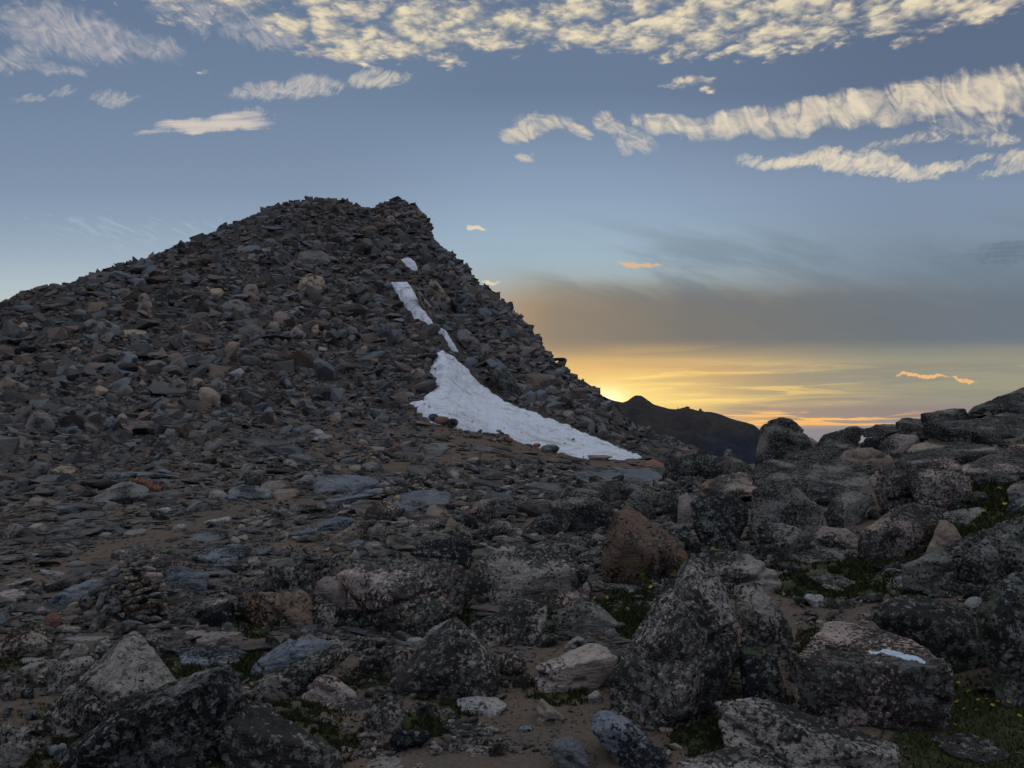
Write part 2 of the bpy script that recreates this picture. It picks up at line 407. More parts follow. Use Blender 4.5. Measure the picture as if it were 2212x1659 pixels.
for i, (x, nz, face) in enumerate(COLS):
    kd[i, :len(ND)] = ND; ky[i, :len(ND)] = row_of(np.array(nz), ND)
    for j, (d, y) in enumerate(face):
        kd[i, len(ND) + j] = d; ky[i, len(ND) + j] = y
# smooth resample along s, work with heights (smoother than rows)
kz = np.zeros_like(kd)
for i in range(len(COLS)):
    kz[i] = ray(CX, ky[i], kd[i])[:, 2]
NS = 420
s_grid = np.concatenate([np.linspace(0, 11, 240, endpoint=False), np.linspace(11, KN - 1, NS - 240)])
def col_eval(px, s):
    """distance and height at column px and knot parameter s (arrays)"""
    px = np.asarray(px, float); s = np.asarray(s, float)
    px, s = np.broadcast_arrays(px, s)
    shp = px.shape; px = px.ravel(); s = s.ravel()
    i = np.clip(np.searchsorted(colx, px) - 1, 0, len(colx) - 2)
    f = np.clip((px - colx[i]) / (colx[i + 1] - colx[i]), 0, 1)
    j = np.clip(np.floor(s).astype(int), 0, KN - 2); g = s - j
    def cub(A):
        def at(ii, jj): return A[ii, np.clip(jj, 0, KN - 1)]
        def cr(ii):
            p0, p1, p2, p3 = at(ii, j - 1), at(ii, j), at(ii, j + 1), at(ii, j + 2)
            return 0.5 * (2 * p1 + (p2 - p0) * g + (2 * p0 - 5 * p1 + 4 * p2 - p3) * g * g + (3 * p1 - p0 - 3 * p2 + p3) * g ** 3)
        return cr(i) * (1 - f) + cr(i + 1) * f
    return cub(kd).reshape(shp), cub(kz).reshape(shp)

PXB = np.arange(-700, 3900, 4.0)
TD, TZ = col_eval(PXB[:, None], s_grid[None, :])
TY = row_of(TZ, TD)
TYm = np.minimum.accumulate(TY, axis=1)
CREST = TYm[:, -1]

def ground_at(px, py):
    """forward distance of the terrain seen at (px, py); inf above the crest"""
    px = np.atleast_1d(np.asarray(px, float)); py = np.atleast_1d(np.asarray(py, float))
    px, py = np.broadcast_arrays(px, py)
    b = np.clip(np.round((px + 700) / 4).astype(int), 0, len(PXB) - 1)
    out = np.empty(px.shape)
    for k in range(px.size):
        row = TYm[b.flat[k]]
        if py.flat[k] < row[-1]:
            out.flat[k] = np.inf
        else:
            out.flat[k] = np.interp(-py.flat[k], -row, TD[b.flat[k]])
    return out

def bump_z(P):
    """small relief of the ground, in world metres"""
    d = np.maximum(P[:, 1], 1)
    hill = np.clip((d - 30) / 30, 0, 1)
    q = P * np.array([1, 1, 0.0])
    return fbm(q * 1.1 + 5, 4, 3) * (0.028 + 0.10 * hill) + hill * fbm(q * 0.22, 3, 9) * 0.35

def place(px, py):
    """terrain points (with relief) for survey points; the row must lie below the crest"""
    d = ground_at(px, py)
    P = ray(px, py, np.where(np.isinf(d), 60.0, d))
    P[:, 2] += bump_z(P)
    return P, d

# ------------------------------------------------------------------ mesh helpers
def make_mesh(name, V, Fc, mat, smooth=False, attrs=None):
    """mesh from numpy arrays: V (n,3), Fc (m,3) or (m,4)"""
    me = bpy.data.meshes.new(name)
    V = np.asarray(V, dtype=np.float32); Fc = np.asarray(Fc, dtype=np.int32)
    n = Fc.shape[1]
    me.vertices.add(len(V)); me.vertices.foreach_set('co', V.ravel())
    me.loops.add(Fc.size); me.loops.foreach_set('vertex_index', Fc.ravel())
    me.polygons.add(len(Fc)); me.polygons.foreach_set('loop_start', np.arange(0, Fc.size, n, dtype=np.int32))
    me.polygons.foreach_set('loop_total', np.full(len(Fc), n, dtype=np.int32))
    me.polygons.foreach_set('use_smooth', np.full(len(Fc), smooth, dtype=bool))
    if mat: me.materials.append(mat)
    if attrs:
        for k, a in attrs.items():
            at = me.attributes.new(k, 'FLOAT', 'POINT')
            at.data.foreach_set('value', np.asarray(a, dtype=np.float32))
    me.update()
    return me

def link(name, me, parent=None, loc=None, **props):
    o = bpy.data.objects.new(name, me)
    COL.objects.link(o)
    if loc is not None: o.location = loc
    if parent is not None: o.parent = parent
    for k, v in props.items():
        if v: o[k] = v
    return o

# ------------------------------------------------------------------ materials
def new_mat(name):
    m = bpy.data.materials.new(name); m.use_nodes = True
    m.node_tree.nodes.clear()
    n = NT(m.node_tree)
    out = n.node('ShaderNodeOutputMaterial')
    b = n.node('ShaderNodeBsdfPrincipled')
    b.inputs['Roughness'].default_value = 0.88
    b.inputs['Specular IOR Level'].default_value = 0.03
    m.node_tree.links.new(b.outputs[0], out.inputs[0])
    return m, n, b

def add_bump(n, b, h, strength=0.6, dist=0.02):
    bp = n.node('ShaderNodeBump'); bp.inputs['Strength'].default_value = strength
    bp.inputs['Distance'].default_value = dist
    n.put(bp.inputs['Height'], h)
    n.t.links.new(bp.outputs[0], b.inputs['Normal'])

def C4(r, g, bb): return (r, g, bb, 1.0)

GAIN = {'blue_grey_slab': 1.15, 'pale_stone': 1.1, 'scree_rock': .92, 'talus_rock': 1.2, 'black_lichen_rock': 1.6}
def rock_material(name, c1, c2, dark=0.5, pale=0.3, green=0.0, fol=0.5, scale=1.0, attr=False, orange=0.0, cheap=False):
    """weathered gneiss: two-tone body, foliation, black crust lichen, pale map lichen"""
    m, n, b = new_mat(name)
    tc = n.node('ShaderNodeTexCoord')
    info = n.node('ShaderNodeObjectInfo')
    rnd = E(n, info.outputs['Random'])
    off = n.vec(rnd * 37.0, rnd * 91.0, rnd * 53.0)
    va = n.node('ShaderNodeVectorMath', operation='ADD')
    n.t.links.new(tc.outputs['Object'], va.inputs[0]); n.t.links.new(off, va.inputs[1])
    P = va.outputs[0]
    # foliation coordinates: squeezed along a tilted axis
    mp = n.node('ShaderNodeMapping')
    mp.inputs['Rotation'].default_value = (0.5, 0.35, 0.6)
    mp.inputs['Scale'].default_value = (1.0, 1.0, 5.5)
    n.t.links.new(P, mp.inputs[0])
    big = n.noise(P, 2.2 * scale, 5, 0.6)
    fo = n.noise(mp.outputs[0], 5.0 * scale, 5 if not cheap else 3, 0.65, 0.6)
    fine = n.noise(P, 34.0 * scale, 4, 0.7)
    c1 = tuple(v * GAIN.get(name, 1.95) for v in c1[:3]) + (1.0,); c2 = tuple(v * GAIN.get(name, 1.95) for v in c2[:3]) + (1.0,)
    col = n.mix(n.ss(big, 0.38, 0.62), c1, c2)
    k = (fo - 0.5) * (1.5 * fol) + (fine - 0.5) * 1.5 + 1.0
    k = k * ((rnd - 0.5) * 0.45 + 1.0)
    if attr:
        at = n.node('ShaderNodeAttribute', attribute_name='tint')
        tv = E(n, at.outputs['Fac'])
        k = k * (tv * 1.1 + 0.42)
        at2 = n.node('ShaderNodeAttribute', attribute_name='hue')
        hv = E(n, at2.outputs['Fac'])
        col = n.mix(n.ss(hv, 0.65, 1.0), col, C4(0.175, 0.130, 0.105))
        col = n.mix(n.ss(hv, 0.35, 0.0), col, C4(0.125, 0.140, 0.155))
    kk = n.vec(k, k, k)
    vm = n.node('ShaderNodeVectorMath', operation='MULTIPLY')
    n.put(vm.inputs[0], col); n.put(vm.inputs[1], kk)
    col = vm.outputs[0]
    h = fine * 0.35 + fo * 0.5
    if dark > 0:
        l1 = n.noise(P, 38.0 * scale, 6, 0.72, 0.3)
        msk = n.noise(P, 1.9 * scale, 3, 0.5)
        dm = n.ss(l1 + (msk - 0.5) * 0.90 + (rnd - 0.5) * 0.12 + (dark - 0.5) * 0.30, 0.475, 0.545)
        col = n.mix(dm * 0.90, col, C4(0.012, 0.013, 0.015))
        h = h + dm * 0.35
    if pale > 0 or green > 0:
        l2 = n.noise(P, 48.0 * scale, 4, 0.65, 0.5)
        vo = n.voro(P, 17.0 * scale, 'F1')
        pm = n.ss(l2 * 0.9 - vo * 0.35 + (big - 0.5) * 0.5, 0.31, 0.38)
        col = n.mix(pm * (0.25 + pale * 0.9), col, C4(0.26, 0.275, 0.255))
    if green > 0:
        l3 = n.noise(P, 6.0 * scale, 5, 0.7, 0.6)
        gm = n.ss(l3, 0.60 - green * 0.12, 0.66 - green * 0.08)
        col = n.mix(gm * 0.8, col, C4(0.110, 0.132, 0.088))
    if orange > 0:
        l4 = n.noise(P, 5.0 * scale, 6, 0.7, 0.4)
        om = n.ss(l4, 0.53, 0.60)
        sx = n.node('ShaderNodeSeparateXYZ'); n.t.links.new(tc.outputs['Object'], sx.inputs[0])
        low = n.ss(E(n, sx.outputs[2]), 0.55, 0.20)
        col = n.mix(om * low * orange, col, C4(0.26, 0.24, 0.03))
    n.put(b.inputs['Base Color'], col)
    add_bump(n, b, h, 1.0, 0.075 / scale)
    return m

M = {}
M['G'] = rock_material('grey_lichen_rock', C4(.142, .132, .122), C4(.185, .158, .136), dark=.55, pale=.5, green=.10, fol=.6)
M['D'] = rock_material('dark_pile_rock', C4(.098, .094, .090), C4(.125, .108, .096), dark=.66, pale=.35, green=.08, fol=.6)
M['PW'] = rock_material('light_pink_granite', C4(.235, .190, .165), C4(.200, .168, .150), dark=.12, pale=.1, fol=.5)
M['K'] = rock_material('black_lichen_rock', C4(.060, .064, .070), C4(.10, .092, .085), dark=.85, pale=.5, green=.25, fol=.5)
M['P'] = rock_material('pink_granite', C4(.190, .148, .132), C4(.165, .140, .130), dark=.42, pale=.15, fol=.5)
M['Q'] = rock_material('pink_granite_lichen', C4(.225, .170, .145), C4(.175, .145, .132), dark=.60, pale=.35, green=.1, fol=.6)
M['B'] = rock_material('blue_grey_slab', C4(.135, .155, .180), C4(.155, .160, .170), dark=.22, pale=.15, fol=1.0)
M['W'] = rock_material('pale_stone', C4(.30, .28, .265), C4(.255, .250, .25), dark=.12, pale=.25, fol=.7)
M['N'] = rock_material('brown_stone', C4(.165, .125, .098), C4(.14, .118, .10), dark=.28, pale=.15, fol=.6)
M['R'] = rock_material('red_brown_stone', C4(.15, .078, .052), C4(.12, .07, .052), dark=.22, pale=.0, fol=.5)
M['T'] = rock_material('talus_rock', C4(.165, .148, .135), C4(.14, .138, .138), dark=.18, pale=.10, fol=.7)
M['Y'] = rock_material('tan_rock', C4(.20, .155, .105), C4(.17, .14, .11), dark=.15, pale=.1, fol=.6)
M['L'] = rock_material('green_lichen_rock', C4(.112, .112, .102), C4(.130, .125, .112), dark=.66, pale=.5, green=.6, fol=.5)
M['O'] = rock_material('rust_rock', C4(.125, .078, .052), C4(.085, .070, .060), dark=.66, pale=.1, fol=.5)
M['PP'] = rock_material('pink_puddle_rock', C4(.225, .165, .142), C4(.185, .150, .136), dark=.36, pale=.2, fol=.6)
M['OB'] = rock_material('orange_rock', C4(.120, .078, .056), C4(.092, .070, .058), dark=.60, pale=.05, fol=.5, orange=.8)
M['S'] = rock_material('scree_rock', C4(.135, .122, .112), C4(.118, .115, .114), dark=0, pale=0, fol=.6, attr=True, cheap=True)

def ground_material():
    m, n, b = new_mat('ground_soil')
    g = n.node('ShaderNodeNewGeometry'); P = g.outputs['Position']
    big = n.noise(P, 0.45, 5, 0.6)
    mid = n.noise(P, 3.5, 5, 0.65)
    fine = n.noise(P, 38.0, 4, 0.7)
    col = n.mix(n.ss(big, 0.4, 0.62), C4(.138, .102, .078), C4(.112, .090, .074))
    col = n.mix(n.ss(mid, 0.45, 0.7) * 0.5, col, C4(.10, .082, .068))
    pv = n.voro(P, 55.0, 'F1'); pc = n.voro(P, 55.0, 'F1', out=1)
    peb = n.ss(pv, 0.42, 0.25) * n.ss(n.noise(P, 9.0, 3, 0.5), 0.45, 0.6)
    col = n.mix(peb * 0.7, col, C4(.17, .15, .135))
    at = n.node('ShaderNodeAttribute', attribute_name='moss'); mo = E(n, at.outputs['Fac'])
    mt = n.noise(P, 16.0, 5, 0.7)
    mm = n.ss(mo + (mt - 0.5) * 0.7, 0.35, 0.62)
    gcol = n.mix(n.ss(n.noise(P, 7.0, 3, 0.6), 0.35, 0.7), C4(.026, .042, .012), C4(.050, .054, .022))
    col = n.mix(mm * 0.92, col, gcol)
    at = n.node('ShaderNodeAttribute', attribute_name='stony'); st = E(n, at.outputs['Fac'])
    col = n.mix(st * 0.85, col, n.mix(n.ss(n.voro(P, 3.0, 'F1', out=0), 0.1, 0.6), C4(.10, .09, .082), C4(.05, .045, .042)))
    k = (fine - 0.5) * 1.2 + 1.0
    vm = n.node('ShaderNodeVectorMath', operation='MULTIPLY')
    n.put(vm.inputs[0], col); n.put(vm.inputs[1], n.vec(k, k, k))
    n.put(b.inputs['Base Color'], vm.outputs[0])
    add_bump(n, b, fine * 0.25 + mid * 0.6 + peb * 0.35, 0.8, 0.02)
    b.inputs['Roughness'].default_value = 0.95
    return m
M['ground'] = ground_material()

def snow_material():
    m, n, b = new_mat('old_snow')
    g = n.node('ShaderNodeNewGeometry'); P = g.outputs['Position']
    cup = n.voro(P, 1.7, 'SMOOTH_F1', 0.7)
    fine = n.noise(P, 6.0, 5, 0.65)
    big = n.noise(P, 0.30, 4, 0.6)
    mp = n.node('ShaderNodeMapping'); mp.inputs['Rotation'].default_value = (0, 0, 0.35)
    mp.inputs['Scale'].default_value = (0.5, 1.6, 1.0); n.t.links.new(P, mp.inputs[0])
    st = n.noise(mp.outputs[0], 1.5, 6, 0.7, 0.8)
    dirt = n.ss(st, 0.46, 0.64) * n.ss(big, 0.38, 0.56)
    col = n.mix(n.ss(fine, 0.3, 0.7), C4(.74, .79, .88), C4(.82, .86, .93))
    col = n.mix(dirt * 0.75, col, C4(.38, .34, .30))
    sp = n.ss(n.noise(P, 11.0, 2, 0.5), 0.77, 0.80)
    col = n.mix(sp * 0.7, col, C4(.15, .13, .12))
    n.put(b.inputs['Base Color'], col)
    b.inputs['Roughness'].default_value = 0.7
    add_bump(n, b, cup * 0.9 + fine * 0.5, 1.0, 0.30)
    return m
M['snow'] = snow_material()

# ------------------------------------------------------------------ terrain sheet
GRASS = [  # px, py, rx, ry, strength
 (2120, 1100, 95, 62, 1.0), (2150, 1590, 200, 110, 1.0), (1800, 1265, 110, 34, .85), (1960, 1268, 60, 22, .6), (1370, 1325, 60, 45, 1.0), (1330, 1285, 70, 20, .8),
 (404, 1447, 60, 26, 1.0), (535, 1440, 36, 34, 1.0), (1410, 1557, 42, 13, 1.0), (900, 1572, 60, 22, 1.0), (970, 1335, 60, 28, .95), (555, 1340, 48, 34, .9),
 (1540, 1585, 90, 46, .75), (600, 1640, 60, 30, .7), (290, 1640, 60, 46, .9), (150, 1600, 30, 50, .8), (1215, 1490, 70, 24, .6), (1330, 1440, 26, 20, .8), (1000, 1520, 40, 24, .8),
 (790, 1480, 50, 26, .6), (40, 1420, 60, 26, .8), (80, 1530, 36, 14, .5), (720, 1600, 60, 20, .55), (640, 1560, 60, 30, .6), (1840, 1215, 130, 20, .6), (1750, 1420, 30, 60, .6),
 (1430, 1030, 26, 8, .8), (1630, 1420, 40, 50, .5), (560, 1600, 200, 60, .4), (1180, 1345, 24, 22, .8), (2060, 1240, 60, 30, .5), (1700, 1560, 120, 40, .5), (800, 1190, 60, 6, .4), (900, 1480, 60, 30, .5),
 (2180, 1010, 60, 20, .5), (1480, 1170, 60, 14, .4), (200, 1655, 300, 30, .5),
]
def moss_value(px, py):
    r = np.zeros(np.shape(px))
    for x, y, rx, ry, k in GRASS:
        r = np.maximum(r, k * np.clip(1.6 - np.sqrt(((px - x) / rx) ** 2 + ((py - y) / ry) ** 2), 0, 1))
    return r

def build_terrain():
    pxs = np.concatenate([np.linspace(-2600, -400, 24, endpoint=False), np.arange(-400, 2620, 7.0), np.linspace(2640, 4800, 24)])
    ss = np.concatenate([np.linspace(0, 11, 250, endpoint=False), np.linspace(11, KN - 1, 110)])
    D, Z = col_eval(pxs[:, None], ss[None, :])
    Y = row_of(Z, D)
    P = ray(pxs[:, None] + 0 * D, Y, D)
    # beyond the crest the far side falls away
    cr = P[:, -1, :]
    back = []
    for dd, dz in ((5, -1.2), (14, -6), (40, -22), (120, -70), (300, -170), (420, -260)):
        q = cr.copy()
        q[:, 0] *= (cr[:, 1] + dd) / cr[:, 1]; q[:, 1] += dd; q[:, 2] += dz
        back.append(q[:, None, :])
    P = np.concatenate([P] + back, axis=1)
    n0, n1 = P.shape[:2]
    V = P.reshape(-1, 3)
    V[:, 2] += bump_z(V)
    YY = np.concatenate([Y, np.repeat(Y[:, -1:], 6, axis=1)], axis=1)
    moss = moss_value(np.repeat(pxs[:, None], n1, 1), YY)
    d = P[:, :, 1]
    pxx = np.repeat(pxs[:, None], n1, 1)
    foot = np.interp(pxx, [-600, 0, 300, 600, 900, 1300, 2300], [15, 17, 22, 29, 41, 46, 40])
    stony = np.clip((d - foot) / 7.0, 0, 1)
    idx = np.arange(n0 * n1).reshape(n0, n1)
    Fc = np.stack([idx[:-1, :-1], idx[1:, :-1], idx[1:, 1:], idx[:-1, 1:]], -1).reshape(-1, 4)
    me = make_mesh('ground', V, Fc, M['ground'], True, {'moss': moss.ravel(), 'stony': stony.ravel()})
    link('ground', me, kind='structure', label='brown gritty soil and rising talus slope between the boulders')
build_terrain()

# ground that carries on under and behind the viewpoint
V = []
for yy in np.linspace(-30, 2.0, 17):
    for xx in np.linspace(-40, 40, 41):
        V.append((xx, yy, -0.16 + 0.12 * math.sin(xx * 0.31 + yy * 0.22)))
idx = np.arange(17 * 41).reshape(17, 41)
Fc = np.stack([idx[:-1, :-1], idx[:-1, 1:], idx[1:, 1:], idx[1:, :-1]], -1).reshape(-1, 4)
link('ground', make_mesh('ground_behind', np.array(V), Fc, M['ground'], True, {'moss': np.zeros(len(V)), 'stony': np.zeros(len(V))}), kind='structure')

# lowland far below, out to the horizon
m, n, b = new_mat('far_lowland')
g = n.node('ShaderNodeNewGeometry')
n.put(b.inputs['Base Color'], n.mix(n.noise(g.outputs['Position'], 0.0004, 5, 0.6), C4(.20, .22, .27), C4(.30, .31, .36)))  # blue-grey of the distant haze is put into the base colour
R0 = 90000.0
V = [(0, 0, -1400)] + [(R0 * math.cos(a), R0 * math.sin(a), -1400) for a in np.linspace(0, 2 * math.pi, 48, endpoint=False)]
Fc = [(0, i + 1, (i + 1) % 48 + 1) for i in range(48)]
link('lowland', make_mesh('lowland', np.array(V), np.array(Fc), m), kind='structure', label='hazy blue lowland spreading to the horizon')

# ------------------------------------------------------------------ distant mountain ridge with a small observatory
def far_ridge():
    m, n, b = new_mat('far_mountain_rock')
    g = n.node('ShaderNodeNewGeometry'); P = g.outputs['Position']
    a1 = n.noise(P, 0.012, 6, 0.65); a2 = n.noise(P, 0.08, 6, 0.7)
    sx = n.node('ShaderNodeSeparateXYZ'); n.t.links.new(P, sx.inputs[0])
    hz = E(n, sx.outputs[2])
    low_haze = n.ss(hz + (a1 - 0.5) * 34.0, 8.0, -14.0)
    col = n.mix(low_haze, C4(.050, .046, .045), C4(.026, .031, .045))  # bluish air haze painted into the rock colour of the lower slopes
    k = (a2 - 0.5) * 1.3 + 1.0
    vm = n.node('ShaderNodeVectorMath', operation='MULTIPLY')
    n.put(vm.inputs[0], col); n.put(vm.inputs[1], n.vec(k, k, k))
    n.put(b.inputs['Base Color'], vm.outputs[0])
    add_bump(n, b, a2 + a1, 1.0, 3.0)
    rp = np.array([(900, 905), (1100, 880), (1200, 862), (1290, 852), (1300, 856), (1320, 862), (1345, 869), (1356, 866), (1366, 858), (1374, 853.5), (1386, 856), (1397, 864), (1412, 873), (1440, 882), (1462, 885),
                   (1478, 880.5), (1490, 882), (1505, 887), (1530, 889.5), (1550, 895), (1580, 905), (1610, 913), (1628, 919), (1645, 933), (1670, 945), (1700, 958), (1760, 975), (1850, 1000), (2000, 1040), (2300, 1100)], float)
    pxs = np.arange(900, 2300, 4.0)
    yr = np.interp(pxs, rp[:, 0], rp[:, 1])
    T = np.linspace(0, 1, 46)
    V = np.zeros((len(pxs), len(T) + 3, 3))
    for j, t in enumerate(T):
        d = 900 - 420 * t
        y = yr + (1035 - yr).clip(20) * (t ** 1.05) * 1.0
        V[:, j] = ray(pxs, y, d)
    Q = V[:, 1:len(T)].reshape(-1, 3)
    amp = np.repeat(np.minimum(1, T[1:] * 4)[None, :], len(pxs), 0).ravel()
    Q[:, 2] += fbm(Q * 0.012, 5, 21, 0.55, True) * 12.0 * amp - 6.0 * amp
    V[:, 1:len(T)] = Q.reshape(len(pxs), len(T) - 1, 3)
    top = V[:, 0].copy()
    V[:, 0, 2] += fbm(V[:, 0] * 0.05, 3, 31) * 0.9
    for j, (dd, dz) in enumerate(((30, -5), (160, -70), (700, -450))):
        q = top.copy(); q[:, 1] += dd; q[:, 0] *= 1 + dd / 900.0; q[:, 2] += dz
        V[:, len(T) + j] = q
    V = np.concatenate([V[:, len(T):][:, ::-1], V[:, :len(T)]], axis=1)
    n0, n1 = V.shape[:2]
    idx = np.arange(n0 * n1).reshape(n0, n1)
    Fc = np.stack([idx[:-1, :-1], idx[:-1, 1:], idx[1:, 1:], idx[1:, :-1]], -1).reshape(-1, 4)
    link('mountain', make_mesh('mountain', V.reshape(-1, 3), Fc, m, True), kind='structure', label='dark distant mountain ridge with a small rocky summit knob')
far_ridge()

def simple_mat(name, col, rough=0.8):
    m, n, b = new_mat(name)
    g = n.node('ShaderNodeTexCoord')
    k = (n.noise(g.outputs['Object'], 6.0, 3, 0.6) - 0.5) * 0.35 + 1.0
    vm = n.node('ShaderNodeVectorMath', operation='MULTIPLY')
    vm.inputs[0].default_value = col[:3]; n.put(vm.inputs[1], n.vec(k, k, k))
    n.put(b.inputs['Base Color'], vm.outputs[0]); b.inputs['Roughness'].default_value = rough
    return m

def bm_obj(name, bm, mat, parent=None, loc=None, smooth=False, **props):
    me = bpy.data.meshes.new(name); bm.to_mesh(me); bm.free()
    for p in me.polygons: p.use_smooth = smooth
    me.materials.append(mat)
    return link(name, me, parent, loc, **props)

M['building'] = simple_mat('building_grey', (.13, .115, .10))
M['dome'] = simple_mat('dome_metal', (.34, .33, .33), 0.5)
def box(bm, x0, x1, y0, y1, z0, z1):
    r = bmesh.ops.create_cube(bm, size=1.0, matrix=Matrix.Translation(((x0 + x1) / 2, (y0 + y1) / 2, (z0 + z1) / 2)) @ Matrix.Diagonal((x1 - x0, y1 - y0, z1 - z0, 1)))
    return r
# observatory: round tower with a dome and a low annex
p = Vector(ray(1513, 889.5, 899.0))
ob = link('observatory', None, loc=p, label='tiny domed observatory tower on the skyline of the distant ridge', category='observatory')
bm = bmesh.new(); bmesh.ops.create_cone(bm, cap_ends=True, segments=20, radius1=1.9, radius2=1.8, depth=3.0, matrix=Matrix.Translation((0, 0, 0.6)))
bm_obj('tower', bm, M['building'], ob)
bm = bmesh.new(); bmesh.ops.create_uvsphere(bm, u_segments=24, v_segments=12, radius=1.75, matrix=Matrix.Translation((0, 0, 2.2)))
bm_obj('dome', bm, M['dome'], ob, smooth=True)
bm = bmesh.new(); box(bm, 0.8, 3.4, -1.2, 1.4, -1.0, 0.9)
bm_obj('annex', bm, M['building'], ob)
# shelter ruin and summit buildings left of the dome
p = Vector(ray(1486, 881.5, 898.0))
ob = link('summit_house', None, loc=p, label='low broken summit building left of the observatory dome', category='building')
bm = bmesh.new(); box(bm, -6.5, 0.0, -2, 2, -1.5, 0.6); box(bm, -3.0, 1.4, -2.4, 1.6, -1.5, 1.1)
bm_obj('wall', bm, M['building'], ob)
bm = bmesh.new(); box(bm, -3.3, 1.7, -2.7, 1.9, 1.1, 1.5); box(bm, -1.5, -0.4, -1, 0.2, 1.5, 2.2)
bm_obj('roof', bm, M['building'], ob)
p = Vector(ray(1464, 886.5, 898.0))
bm = bmesh.new(); box(bm, -0.9, 0.9, -.8, .8, -1.0, 1.6); box(bm, -.35, .35, -.35, .35, 1.6, 3.4); box(bm, 1.8, 2.4, -.3, .3, -1.0, 2.3)
bm_obj('summit_marker', bm, M['building'], loc=p, label='tiny pointed hut and posts at the left end of the far summit buildings', category='hut')

